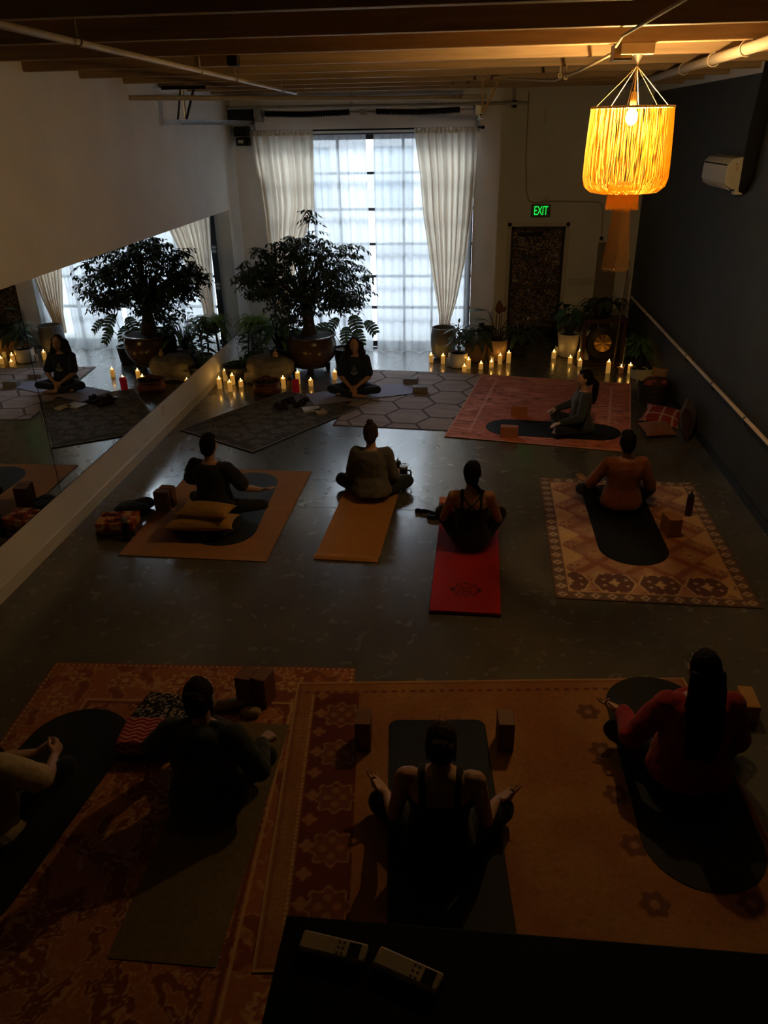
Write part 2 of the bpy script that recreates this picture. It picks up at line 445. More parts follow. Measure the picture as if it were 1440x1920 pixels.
curtain('sheer_curtain', 'white sheer panel right of the narrow gap, bare down to the floor', 'curtain', drape('c', '', lambda z: -1.59, lambda z: .06, 3.6, .004, 14.14, 10, .022, None, nu=190, puddle=.09, seed=5), M['sheer'], M['sheer'], None)
t = thing('curtain_rod', 'thin dark curtain rod across the top of the window', 'curtain rod', (-1.75, 14.08, 3.67))
MB().tube([(-1.95, 0, 0), (1.95, 0, 0)], .014, 10).build('rod', M['blackm'], t)
for x in (-1.95, 1.95): MB().ell((x, 0, 0), (.028,) * 3, 10).build('finial', M['blackm'], t)
for x in (-1.85, 0, 1.85): MB().bb(x - .012, x + .012, -.01, .22, -.012, .012).build('bracket', M['blackm'], t, smooth=False)
# dark hanging strips with pale lotus motifs at both window jambs
def lotus(mb, x, z, s, y):
    for a in (-60, -30, 0, 30, 60):
        r = math.radians(a)
        pts = []
        for i in range(9):
            t = i / 8; w = .22 * math.sin(PI * t)
            pts.append((t, w))
        poly = pts + [(p, -q) for p, q in pts[::-1]]
        P = [(x + s * (math.sin(r) * p + math.cos(r) * q), y, z + s * (math.cos(r) * p - math.sin(r) * q)) for p, q in poly]
        Q = [(a_, y - .0015, c_) for a_, _, c_ in P]
        n = len(P); k = len(mb.V)
        mb.V += P + Q
        mb.F += [tuple(k + n + i for i in range(n))] + [(k + i, k + (i + 1) % n, k + n + (i + 1) % n, k + n + i) for i in range(n)]
    mb.bb(x - s * .6, x + s * .6, y - .0015, y, z - s * .16, z - s * .1)
bm_ = cloth('dark_blue_cotton', (.018, .022, .028)); lm_ = cloth('pale_print', (.55, .57, .58))
for x, lab in ((.022, 'dark strip printed with pale lotus flowers, right of the right-hand drape'), (-3.46, 'dark strip with pale lotus flowers at the window jamb beside the mirror')):
    t = thing('banner', lab, 'banner', (x, 14.25, 0))
    cl_ = MB().bb(-.055, .055, 0, .006, .002, 3.1).build('cloth', bm_, t, smooth=False)
    for z in (.55, 1.15, 1.8, 2.45): l = MB(); lotus(l, 0, z, .055, -.002); lotus(l, 0, z - .03, -.055, -.002); l.build('lotus_print', lm_, cl_, smooth=False)

# ---- torsion springs, tracks and opener of the sectional door
t = thing('torsion_shaft', 'steel shaft with two dark coil springs above the window', 'door spring', (0, 14.1, 3.93))
MB().tube([(-3.5, 0, 0), (.14, 0, 0)], .014, 10).build('shaft', M['steel'], t)
for x0, x1 in ((-3.37, -1.97), (-1.53, -.18)):
    pts = []
    mb = MB()
    n = 34
    mb.tube([(x0, 0, -.0), ((x0 + x1) / 2, 0, -.02), (x1, 0, 0)], .04, 14)
    for i in range(n * 8 + 1):
        a = 2 * PI * i / 8; f = i / (n * 8)
        pts.append((x0 + (x1 - x0) * f, .044 * math.cos(a), .044 * math.sin(a) - .02 * math.sin(PI * f)))
    mb.tube(pts, .008, 5)
    mb.build('spring', M['blackm'], t)
MB().bb(-1.8, -1.7, -.02, .195, -.04, .04).build('centre_bracket', M['steel'], t, smooth=False)
for x in (-3.5, .12): MB().bb(x - .05, x + .05, -.06, .195, -.12, .1).tube([(x - .06, 0, 0), (x + .06, 0, 0)], .06, 14).build('end_bracket', M['steel'], t, bevel=.004)
def slotted(mb, a, b, w=.035):
    a, b = Vector(a), Vector(b); d = b - a; n = int(d.length / .05); 
    mb.tube([a, b], [(w / 2, .003)] * 2, 4, flat=(1, .3, 0))
for nm, x, lab in (('l', -3.56, 'galvanised overhead door track hanging at the left of the window'), ('r', .13, 'galvanised overhead door track seen end on, right of the window')):
    t = thing('door_track', lab, 'door track', (x, 10.5, 3.8))
    tr = MB()
    L_ = 3.5
    tr.bb(-.028, -.022, 0, L_, -.03, .03).bb(-.028, .02, 0, L_, .026, .03).bb(-.028, .02, 0, L_, -.03, -.026)
    tr.add([(-.03, L_, -.03), (.02, L_, -.03), (.02, L_, .03), (-.03, L_, .03), (-.03, L_ + .15, -.2), (.02, L_ + .15, -.2), (.02, L_ + .12, -.2), (-.03, L_ + .12, -.2)], [(0, 1, 5, 4), (3, 2, 6, 7), (0, 4, 7, 3), (1, 2, 6, 5)])
    tr.build('rail', M['steel'], t, smooth=False)
    h = MB(); s = 1 if nm == 'l' else -1
    h.tube([(-.0, .12, .03), (0, .12, .4)], [(.016, .003)] * 2, 4)
    h.build('hanger', M['steel'] if nm == 'l' else M['beam'], t, smooth=False)
    h = MB(); h.tube([(.012, .12, .03), (.2 if nm == 'r' else .16, .12, .4)], [(.016, .003)] * 2, 4); h.build('brace', M['blackm'] if nm == 'l' else M['beam'], t, smooth=False)
    if nm == 'l':
        h = MB(); h.bb(-.26, .3, .1, .14, .36, .4); h.build('ceiling_angle', M['blackm'], t, smooth=False)
        h = MB(); h.tube([(-.1, .12, .03), (-.02, .12, .37)], [(.014, .003)] * 2, 4); h.build('brace', M['blackm'], t, smooth=False)
t = thing('door_opener', 'black door opener boxes mounted in the corner left of the window', 'door opener', (-3.78, 14.15, 3.6))
MB().bb(-.17, .18, -.15, .14, .18, .42).build('gear_case', M['black'], t, bevel=.012)
MB().bb(-.13, .1, -.12, .12, .0, .15).build('housing', M['black'], t, bevel=.012)
MB().bb(-.1, .13, -.15, .1, -.14, -.01).tube([(.13, -.03, -.07), (.17, -.03, -.07)], .05, 16).build('motor', M['black'], t, bevel=.01)
MB().bb(-.06, .03, -.153, -.149, -.1, -.05).build('sticker', M['white'], t, smooth=False)
MB().bb(-.0, .1, -.153, -.149, .2, .235).build('plate', M['steel'], t, smooth=False)

# ---- door with collage, panic bar, closer, EXIT sign
dr = thing('door_1', '', ''); del dr['label']; del dr['category']; dr['kind'] = 'structure'
dr.location = (DX0 + .045, YD + .06, 0)
def collage(u, v):
    n = np.zeros(u.shape); c = base(u, (.03, .022, .022))
    for kx, (sc, sd) in enumerate(((16, 1), (27, 5), (40, 9))):
        X, Y = u * sc + 2.2 * fbm(u * 9, v * 9, sd), v * sc + 2.2 * fbm(u * 9 + 7, v * 9, sd + 1)
        cx, cy = np.floor(X), np.floor(Y)
        h = hsh(cx, cy, sd); g = hsh(cx, cy, sd + 3)
        d = np.hypot(X - cx - .5, Y - cy - .5)
        a = ss(d, .5, .25) * (h > .38)
        pal = np.array([(.30, .20, .17), (.10, .05, .06), (.42, .36, .31), (.16, .10, .13), (.24, .13, .08), (.03, .03, .03), (.2, .19, .12), (.12, .12, .15)])
        c = lerp(c, pal[(g * 7.99).astype(int)], a)
    f = fbm(u * 4, v * 4, 21)
    return c * (.35 + .9 * f)[..., None] * 1.7
dW, dH = DX1 - DX0 - .09, DZ - .05
lf = pat_sheet('door_leaf', dW, dH, .045, collage, .008, M['print'], dr); lf.rotation_euler = (PI / 2, 0, 0); lf.location = (dW / 2, 0.045, dH / 2)
MB().bb(-.045, 0, -.08, .06, 0, DZ).bb(dW, dW + .045, -.08, .06, 0, DZ).bb(-.045, dW + .045, -.08, .06, dH, DZ).build('door_frame', mat('bronze_frame', (.05, .038, .03), .5), dr, smooth=False)
MB().tube([(.06, -.07, .95), (dW - .05, -.07, .95)], .017, 10).bb(.02, .12, -.085, .0, .915, .985).bb(dW - .1, dW - .02, -.085, 0, .92, .98).bb(.1, dW - .08, -.03, 0, .93, .97).build('panic_bar', mat('bronze_bar', (.16, .11, .075), .4, metal=.5), dr, bevel=.004)
MB().bb(.02, .09, -.03, .0, 1.03, 1.1).build('latch', M['steel'], dr, bevel=.006)
MB().bb(.1, .5, -.06, 0, 1.86, 1.92).bb(.46, .5, -.1, -.04, 1.86, 1.9).build('closer', M['blackm'], dr, bevel=.006)
MB().bb(0, dW, -.004, 0.0, .0, .2).build('kick_plate', M['blackm'], dr, smooth=False)
struct('trim_4', MB().bb(DX0 - .075, DX0, YD - .016, YD + .1, 0, DZ + .07).bb(DX1, DX1 + .075, YD - .016, YD + .1, 0, DZ + .07).bb(DX0 - .075, DX1 + .075, YD - .016, YD + .1, DZ, DZ + .07), M['trim'], bevel=.005)

t = thing('exit_sign', 'green lit EXIT sign above the collage-covered door', 'exit sign', (1.3, YD - .035, 2.3))
MB().bb(-.17, .17, -.03, .035, -.105, .105).build('housing', mat('dim_green_case', (.12, .15, .1), .5), t, bevel=.006)
cu = bpy.data.curves.new('EXIT', 'FONT'); cu.body = 'EXIT'; cu.align_x = 'CENTER'; cu.align_y = 'CENTER'; cu.size = .2; cu.extrude = .003; cu.space_character = .95
to = bpy.data.objects.new('tmp', cu); COL.objects.link(to); bpy.context.view_layer.update()
tm = bpy.data.meshes.new_from_object(to.evaluated_get(bpy.context.evaluated_depsgraph_get())); bpy.data.objects.remove(to)
bw = max(abs(v.co.x) for v in tm.vertices)
tm.transform(Matrix.Translation((0, -.034, 0)) @ Matrix.Rotation(PI / 2, 4, 'X') @ Matrix.Diagonal((.125 / bw, 1.08, 1, 1)))
place('lettering', tm, emis('exit_green', (.02, 1, .10), .36), t, smooth=False)
t = thing('emergency_light', 'small white emergency light on the conduit above the EXIT sign', 'emergency light', (1.36, YD - .03, 2.5))
MB().ell((0, -.02, 0), (.04, .035, .035)).ell((.05, -.03, .02), (.03, .03, .03)).build('lamp_head', M['white'], t)
MB().bb(-.06, .07, 0, .03, -.045, -.02).build('back_plate', M['white'], t, bevel=.004)
t = thing('emergency_light', 'small white light fixture at the end of the conduit, above the dark leaning panel', 'emergency light', (2.42, YD - .04, 1.78))
MB().ell((0, -.02, -.02), (.05, .04, .03)).build('lamp_head', M['white'], t)
MB().bb(-.03, .03, -.02, .04, .02, .07).build('housing', M['black'], t, bevel=.005)
mb = MB().tube([(.97, YD - .02, 4.2), (.98, YD - .02, 3.2), (1.03, YD - .02, 2.6), (1.08, YD - .02, 2.47), (1.2, YD - .02, 2.43), (1.5, YD - .02, 2.46), (2.28, YD - .02, 2.44), (2.36, YD - .02, 2.41), (2.4, YD - .02, 2.3), (2.42, YD - .02, 1.82)], .011, 6)
tag(mb.build('conduit', M['pipe']), 'thin conduit running down the back wall around the EXIT sign', 'conduit')
t = tag(MB().bb(1.25, 1.29, YD - .01, YD, 3.7, 3.95).build('sign_strip', M['white'], None, smooth=False), 'short white vertical strip high on the back wall', 'strip')
t = thing('spotlight', 'tiny black spotlight under the ceiling near the window column', 'spotlight', (.72, 14.9, 4.03))
MB().tube([(0, 0, .03), (.01, -.03, -.07)], .035, 10).build('head', M['black'], t); MB().tube([(0, .0, .02), (0, 0, .45)], .008, 6).build('stem', M['black'], t)
pn = MB().box((2.55, YD - .06, .88), (.36, .03, 1.76), (.03, 0, 0))
tag(pn.build('wooden_board', mat('dark_wood_panel', (.30, .235, .17), .6, stretch=(8, 8, .6)), None, smooth=False, bevel=.004), 'tall dark wooden board leaning on the back wall behind the gong', 'panel')

# ---- overhead pipes and cables
def pipe(name, label, pts, r, m, cat='pipe', fit=None):
    t = thing(name, label, cat)
    MB().tube(pts, r, 12).build('tube', m, t)
    for p in fit or (): MB().tube([(p[0] + r * 1.25 * math.cos(a), p[1], p[2] + r * 1.25 * math.sin(a)) for a in np.linspace(0, 2 * PI, 17)], .006, 6).tube([(p[0], p[1], p[2] + r), (p[0], p[1], ZS + .01)], .005, 6).build('clamp', m, t)
pipe('conduit_pipe', 'straight pale conduit running under the joists near the mirror wall', [(-1.86, 2.2, 4.1), (-2.2, 10.94, 4.1)], .017, M['pipe'], fit=[(-1.92, 4.25, 4.1), (-2.03, 6.52, 4.1), (-2.07, 7.65, 4.1), (-2.15, 9.9, 4.1)])
pipe('sprinkler_pipe', 'sprinkler pipe slanting across below the far joists', [(-4.0, 10.0, 4.06), (-1.3, 11.9, 4.05), (.2, 12.3, 4.06)], .028, M['pipe'], fit=[(-2.15, 11.3, 4.06)])
pipe('sprinkler_pipe', 'straight pipe parallel to the window wall, just above the springs', [(-3.95, 13.9, 4.02), (.9, 13.9, 4.0)], .022, mat('grey_pipe', (.33, .33, .33), .5), fit=[(-1.9, 13.9, 4.02)])
pipe('cable', 'thin pale cable from the top edge to the ceiling junction box', [(.88, 3.4, 4.16), (.88, 5.5, 4.16), (.98, 6.35, 4.17)], .009, M['cord'], 'cable')
pipe('cable', 'loose cables sagging from the junction box toward the back', [(1.05, 6.8, 4.17), (.95, 8.1, 4.12), (.85, 9.3, 4.1), (.4, 10.4, 4.18)], .013, M['cord'], 'cable', fit=[(.85, 8.79, 4.12), (.9, 8.72, 4.1)])
pipe('duct_pipe', 'bundle of pale pipes slanting under the joists at right of the lamp', [(1.86, 5.2, 4.15), (2.0, 8.4, 4.15), (2.15, 11.2, 4.16), (2.2, 13.4, 4.16)], .04, M['pipe'], fit=[(1.9, 6.5, 4.15), (1.97, 7.6, 4.15), (2.02, 8.8, 4.15)])
t = thing('junction_box', 'square dark junction box on the joist beside the hanging lamp', 'junction box', (1.06, 6.6, 4.15))
MB().bb(-.06, .06, -.1, .1, -.045, .05).build('box', mat('bronze_box', (.2, .13, .06), .5), t, bevel=.004); MB().bb(-.063, .063, -.103, .103, -.052, -.045).build('cover', M['blackm'], t, smooth=False)
t = thing('junction_box', 'small pale ceiling box by the conduit at the left', 'junction box', (-1.95, 6.6, 4.16))
MB().bb(-.13, .12, -.05, .05, -.03, .04).build('box', mat('pale_box', (.5, .36, .2), .5), t, bevel=.004); MB().bb(.13, .2, -.05, .05, -.03, .04).build('sensor', M['blackm'], t, bevel=.004)

# ---- hanging fringe lamp
LX, LY = 1.17, 6.53
lamp = thing('pendant_lamp', 'glowing tiered fringe pendant lamp with long cotton tassel', 'lamp', (LX, LY, 0))
MB().bb(-.13, .1, -.05, .05, 4.13, 4.2).build('ceiling_plate', M['cord'], lamp, bevel=.004)
MB().tube([(0, 0, 4.13), (.0, 0, 4.08)], [.035, .008], 12).build('hook', M['steel'], lamp)
RT, ZT = .292, 3.8
for a in (.3, 1.25, 2.0, 3.45, 4.4, 5.15): MB().tube([(0, 0, 4.06), (RT * math.cos(a), RT * math.sin(a), ZT)], .0024, 5).build('hanging_cord', M['cord'], lamp)
MB().tube([(0, 0, 4.13), (0, 0, 3.9)], .005, 6).build('power_cord', M['cord'], lamp)
MB().lathe([(.012, 3.9), (.022, 3.885), (.024, 3.82), (.02, 3.8)], n=14).build('socket', mat('brass_socket', (.6, .42, .16), .4, metal=.4), lamp)
def ring(R, z, r=.006, n=64): 
    return MB().tube([(R * math.cos(2 * PI * i / n), R * math.sin(2 * PI * i / n), z) for i in range(n + 1)], r, 6, caps=False)
ring(RT, ZT, .008).build('hoop', M['cord'], lamp)
def fringe(R, z0, z1, n, r, curve=0, flare=0., seed=0, wob=.004):
    rr = random.Random(seed); mb = MB()
    for i in range(n):
        a = 2 * PI * (i + rr.uniform(-.3, .3)) / n; ph = rr.uniform(0, 6); e = rr.uniform(-.012, .012)
        pts = []
        K = 9
        for j in range(K + 1):
            t = j / K
            if curve:                                # basket: down, then round inwards
                z = z0 + (z1 - z0 + e) * min(1, math.sin(min(1, t * 1.12) * PI / 2) ** 1.0)
                q = max(0, (t - .55) / .45); Rr = R * (1 - .0 * t) + .018 * math.sin(PI * t) - curve * q * q
            else:
                z = z0 + (z1 - z0 + e) * t; Rr = R + flare * t ** 1.3
            w = wob * math.sin(7 * t + ph)
            pts.append((Rr * math.cos(a + w), Rr * math.sin(a + w), z))
        mb.tube(pts, r * rr.uniform(.8, 1.2), 3, caps=False)
    return mb
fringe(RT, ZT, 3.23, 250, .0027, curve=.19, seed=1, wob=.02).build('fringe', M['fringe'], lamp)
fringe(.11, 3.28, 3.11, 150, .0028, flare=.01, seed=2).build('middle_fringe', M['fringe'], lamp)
fringe(.05, 3.3, 2.66, 130, .0028, flare=.055, seed=3, wob=.02).build('tassel', M['tassel'], lamp)
fringe(.03, 3.3, 2.67, 60, .0028, flare=.04, seed=4, wob=.02).build('tassel_core', M['tassel'], lamp)
MB().tube([(.1 * math.cos(i * PI / 20), .1 * math.sin(i * PI / 20), 2.672 + .006 * math.sin(i * 3)) for i in range(41)], .005, 5).build('tassel_hem', M['cord'], lamp)
M['bulb'] = emis('warm_bulb', (1.0, .65, .25), 690.)
MB().ell((0, 0, 3.735), (.042, .042, .055), 16).build('bulb', M['bulb'], lamp, smooth='all')

# ---- air conditioner, its hose, barre
t = thing('air_conditioner', 'white split air conditioner high on the dark wall', 'air conditioner', (XR, 10.28, 3.17))
prof = [(0, .165), (-.08, .165), (-.15, .15), (-.195, .10), (-.205, .02), (-.205, -.09), (-.19, -.12), (-.12, -.165), (0, -.165)]
mb = MB(); m_ = Matrix.Rotation(0, 4, 'X')
vs = [(x, -.5, z) for x, z in prof] + [(x, .5, z) for x, z in prof]; n = len(prof)
mb.add(vs, [tuple(range(n)), tuple(range(2 * n - 1, n - 1, -1))] + [(i, n + i, n + (i + 1) % n, (i + 1) % n) for i in range(n)])
mb.build('casing', M['white'], t, bevel=.008)
MB().box((-.2, 0.0, .085), (.012, .9, .012), (0, .6, 0)).build('air_slot', M['black'], t, smooth=False)
MB().box((-.165, 0, -.152), (.09, .9, .01), (0, .55, 0)).build('louver_flap', M['white'], t, bevel=.002)
MB().tube([(-.06, -.48, -.165), (-.06, -.48, -.205)], .022, 12).bb(-.1, -.02, -.56, -.44, -.215, -.185).build('pipe_elbow', M['white'], t)
lb = MB()
for i in range(4):
    for j in range(3): 
        if (i * 5 + j * 3) % 4 != 1: lb.bb(-.12 + j * .014, -.112 + j * .014, -.5012, -.5, .03 + i * .02, .042 + i * .02)
lb.build('rating_label', mat('orange_brown_print', (.25, .12, .04), .6), t, smooth=False)
hz = MB().tube([(XR - .02, 9.75, 3.0), (XR - .045, 9.62, 3.02), (XR - .055, 9.5, 3.15), (XR - .055, 9.48, 3.4), (XR - .05, 9.45, 3.65), (XR - .05, 9.36, 3.9), (XR - .05, 9.26, 4.15), (XR - .05, 9.2, 4.4)], [.03, .05, .075, .085, .09, .1, .11, .12], 16)
for i, v in enumerate(hz.V): hz.V[i] = (min(v[0], XR - .002), v[1], min(v[2], ZD - .01))
tag(hz.build('flexible_duct', mat('black_foam', (.008, .008, .009), .9)), 'black insulated hose curving up the dark wall beside the air conditioner', 'hose')
br = thing('ballet_barre', 'long wooden barre on dark wall brackets', 'barre', (2.98, 0, .87))
ys = [14.75, 13.3, 11.95, 10.65, 9.38, 8.14, 6.9, 5.65, 4.4, 3.1]
wood = mat('pale_wood', (.78, .64, .52), .45, .12, 3, stretch=(12, 1, 12))
for a, b in zip(ys, ys[1:]): MB().tube([(0, a - .02, 0), (0, b + .02, 0)], .022, 14).build('rail', wood, br)
for y in ys[:-1]:
    MB().tube([(0, y - .03, 0), (0, y + .03, 0)], .018, 12).tube([(0, y, 0), (0, y, -.06), (.04, y, -.07), (XR - 2.98 - .0, y, -.07)], .008, 8).bb(XR - 2.98 - .008, XR - 2.98, y - .03, y + .03, -.11, -.03).build('bracket', M['blackm'], br)

# ---- near edge: black cabinet top with two remote controls
tag(MB().bb(-.41, 2.4, -1.2, 1.29, 0, 1.9).build('cabinet', mat('matt_black_laminate', (.0035, .0035, .004), .7, spec=.12), None, smooth=False, bevel=.004), 'tall matt black cabinet at the bottom edge, two remote controls on top', 'cabinet')
rm = mat('remote_white', (.5, .42, .3), .45, .06); rs = mat('remote_screen', (.035, .035, .03), .15); rb = mat('remote_button', (.2, .14, .1), .5)
def remote(loc, rz, label):
    t = thing('remote_control', label, 'remote control', loc, rz)
    MB().bb(-.083, .083, -.025, .025, 0, .019).build('body', rm, t, bevel=.005)
    MB().bb(.038, .068, -.018, .018, .0188, .0198).build('screen', rs, t, smooth=False)
    for i in range(2):
        for j in range(3): MB().ell((.013 + i * .012, -.014 + j * .014, .019), (.0045, .005, .0015), 8).build('button', rb, t)
remote((-.275, 1.205, 1.9), math.radians(-9), 'white remote control with dark screen, at the cabinet corner')
remote((-.09, 1.165, 1.9), math.radians(-20), 'white remote control tilted more steeply, further from the cabinet corner')
# ================================================================== RUGS
def R_(d): return math.radians(d)
def edge(u, v, W, H): return np.minimum(np.minimum(u, W - u), np.minimum(v, H - v))
def rosette(u, v, cx, cy, r, n, tw=0):
    a = np.arctan2(v - cy, u - cx); d = np.hypot(u - cx, v - cy)
    return ss(d, r * (1 + .18 * np.cos(n * a + tw)), r * (.9 + .18 * np.cos(n * a + tw)))
def ringm(d, r, w): return ss(np.abs(d - r), w, w * .5)
def pA(u, v):
    W, H = 1.45, 2.15
    c = base(u, (.045, .043, .042)); f = fbm(u * 9, v * 9, 3)
    c = lerp(c, (.085, .077, .07), ss(f, .45, .7))
    for i in range(7):
        for j in range(10):
            cx, cy = (i + .5) * .21 + .05 * math.sin(j * 2.1), (j + .5) * .216 + .05 * math.cos(i * 3.3)
            m = rosette(u, v, cx, cy, .075, 6, i + j)
            c = lerp(c, (.16, .142, .128), m * .8)
            d = np.hypot(u - cx, v - cy)
            c = lerp(c, (.045, .038, .036), ss(d, .03, .015)); c = lerp(c, (.04, .037, .034), ringm(d, .05, .008) * .7)
    e = edge(u, v, W, H)
    c = lerp(c, (.04, .037, .035), ss(e, .17, .165)); 
    c = lerp(c, (.085, .075, .068), ss(e, .17, .165) * ss(fbm(u * 14, v * 14, 9), .5, .65))
    c = lerp(c, (.30, .29, .27), ss(e, .016, .012) * ss(e, .004, .006)); c = lerp(c, (.02, .02, .02), ss(e, .005, .003))
    return c * 1.55
def pB(u, v):
    W, H = 1.9, 2.76
    c = base(u, (.42, .33, .31)); c = lerp(c, (.32, .235, .225), ss(fbm(u * 3, v * 22, 4), .35, .7) * .8)
    s = .56; X, Y = u / s, (v + .1) / s * .92
    def md(a, b): return a - b * np.floor(a / b)
    rx, ry = 1.0, 1.7320508
    # pointy hexes, long axis across the rug
    X2, Y2 = Y, X
    ax, ay = md(X2, rx) - rx / 2, md(Y2, ry) - ry / 2
    bx, by = md(X2 - rx / 2, rx) - rx / 2, md(Y2 - ry / 2, ry) - ry / 2
    w = (ax * ax + ay * ay) < (bx * bx + by * by)
    gx, gy = np.where(w, ax, bx), np.where(w, ay, by)
    dd = .5 - np.maximum(np.abs(gx), np.abs(gx) * .5 + np.abs(gy) * .8660254)
    dd = dd + .012 * (fbm(u * 12, v * 12, 8) - .5)
    c = lerp(c, (.12, .085, .09), ss(dd, .045, .025)); c = lerp(c, (.48, .40, .37), ss(np.abs(dd - .07), .02, .008) * .5)
    e = edge(u, v, W, H); c = lerp(c, (.13, .085, .08), ss(e, .03, .024))
    return c
def pC(u, v):
    W, H = 2.37, 2.95
    c = base(u, (.46, .16, .11)); st = fbm(u * 5, v * 34, 2); c = lerp(c, (.60, .33, .25), ss(st, .5, .72) * .75)
    c = lerp(c, (.19, .07, .055), ss(fbm(u * 9, v * 26, 6), .58, .74)); c = lerp(c, (.30, .085, .065), ss(fbm(u * 2, v * 2, 12), .4, .6) * .5)
    fx = np.abs(np.sin(u * 8 + 2 * fbm(u * 4, v * 4, 5))) * np.abs(np.sin(v * 8 + 2 * fbm(u * 4 + 5, v * 4, 5)))
    c = lerp(c, (.47, .24, .17), ss(np.abs(fx - .45), .07, .02) * .45)
    eu = np.minimum(u, W - u); ev = np.minimum(v, H - v); e = np.minimum(eu, ev)
    c = lerp(c, (.55, .33, .25), ss(np.abs(eu - .29), .022, .012) * (ev > .29) * .8)
    c = lerp(c, (.45, .22, .16), ss(np.abs(ev - .29), .02, .01) * (eu > .29) * .5)
    c = lerp(c, (.55, .34, .25), ss(e, .022, .016) * .8)
    return np.clip(c * np.array([1.45, 1.2, 1.15]), 0, .8)
def pD(u, v):
    W, H = 1.72, 2.6
    c = base(u, (.50, .27, .16)); c = lerp(c, (.40, .22, .15), fbm(u * 30, v * 30, 1) * .8)
    fu, fv = u - .2, v - .2; q = .021
    U, Vv = np.floor(fu / q) * q, np.floor(fv / q) * q            # stepped, kilim-like
    p = .44
    a = np.abs(((U - (W / 2 - .2)) / p + .5) % 1 - .5) * 2; b = np.abs((Vv / p) % 1 - .5) * 2
    d = np.abs(a + b - 1)
    c = lerp(c, (.30, .115, .065), ss(d, .28, .2)); c = lerp(c, (.55, .36, .19), ss(a + b, .42, .34)); c = lerp(c, (.36, .16, .09), ss(a + b, .16, .1))
    c = lerp(c, (.33, .17, .13), ss(fbm(u * 5, v * 7, 14), .5, .68) * .6)
    eu = np.minimum(u, W - u)
    tb = np.abs((Vv / p + .25) % 1 - .5) * 2
    c = lerp(c, (.58, .37, .19), ((eu > .13) & (eu - .13 < .2 * (1 - tb * 1.1))).astype(float))
    for ox in (.19, .25): 
        yy = np.abs((v / p + .25) % 1 - .5) * p
        m = (np.abs(eu - ox) + np.abs(yy - .04 - 0 * ox) < .018) ; c = lerp(c, (.2, .08, .06), m.astype(float))
    lo = (v < .46) & (v > .14) & (eu > .13)
    mx = np.abs((u / .4 + .15) % 1 - .5) * 2; my = np.abs((v - .3) / .16)
    bl = lo & (mx + my * .35 < .9) 
    c = lerp(c, (.15, .065, .06), bl.astype(float))
    s2 = np.abs((u / .1) % 1 - .5) + np.abs((v / .1) % 1 - .5)
    c = lerp(c, (.52, .36, .24), (bl & (s2 < .22)).astype(float)); c = lerp(c, (.55, .38, .22), (lo & (np.abs(mx + my * .35 - .95) < .05)).astype(float))
    c = lerp(c, (.62, .42, .22), (lo & (mx + my < .28)).astype(float))
    e = edge(u, v, W, H)
    c = lerp(c, (.17, .10, .075), ss(e, .125, .12))
    t = np.where(eu < .125, v, u); r = np.where(eu < .125, eu, np.minimum(v, H - v))
    dm = np.abs((t / .14) % 1 - .5) * .14 + np.abs(r - .065) * .9
    c = lerp(c, (.50, .36, .27), (ss(dm, .05, .045) * (e < .12))); c = lerp(c, (.2, .1, .07), (ss(dm, .02, .016) * (e < .12)))
    c = lerp(c, (.55, .33, .18), ss(np.abs(e - .13), .009, .005)); c = lerp(c, (.12, .07, .05), ss(e, .012, .008))
    return c
def pE(u, v):
    c = base(u, (.44, .215, .095)); c = lerp(c, (.36, .17, .075), fbm(u * 60, v * 160, 2)); c = lerp(c, (.50, .26, .12), fbm(u * 4, v * 25, 5) * .6)
    return lerp(c, (.25, .11, .05), ss(edge(u, v, 1.48, 2.17), .012, .008))
def swirl(u, v, s, sd):
    a = fbm(u * s + 1.7 * fbm(u * s * .8, v * s * .8, sd), v * s + 1.7 * fbm(u * s * .8 + 9, v * s * .8, sd), sd + 3)
    return a
def pF(u, v):
    W, H = 2.35, 3.2
    c = base(u, (.40, .15, .062)); a = swirl(u, v, 8.5, 11)
    c = lerp(c, (.23, .062, .035), ss(a, .5, .56)); c = lerp(c, (.56, .31, .15), ss(np.abs(a - .53), .028, .012)); c = lerp(c, (.56, .32, .16), ss(np.abs(a - .66), .02, .008))
    c = lerp(c, (.48, .22, .10), ss(np.abs(a - .38), .03, .01) * .8)
    e = edge(u, v, W, H)
    b = (e < .42)
    t = np.where(np.minimum(u, W - u) < np.minimum(v, H - v), v, u)
    cl = .42
    tx = ((t / cl) % 1 - .5) * cl; ty = e - .2
    an = np.arctan2(ty, tx); d = np.hypot(tx, ty * 1.15)
    fl = d / (.1 * (1 + .22 * np.cos(8 * an)))
    c2 = base(u, (.40, .145, .06)); c2 = lerp(c2, (.55, .3, .15), ss(np.abs(a - .5), .035, .015)); c2 = lerp(c2, (.26, .08, .045), ss(a, .56, .62))
    c2 = lerp(c2, (.58, .36, .18), ss(fl, 1.0, .9)); c2 = lerp(c2, (.36, .12, .06), ss(fl, .75, .68)); c2 = lerp(c2, (.58, .36, .18), ss(fl, .35, .28))
    c = lerp(c, c2, b.astype(float))
    c = lerp(c, (.58, .35, .17), ss(np.abs(e - .42), .012, .008)); c = lerp(c, (.2, .06, .04), ss(np.abs(e - .45), .012, .008))
    bead = ss(np.abs((t / .045) % 1 - .5), .3, .2)
    c = lerp(c, (.30, .10, .05), ss(e, .045, .04)); c = lerp(c, (.62, .40, .24), ss(np.abs(e - .022), .013, .008) * bead)
    return c
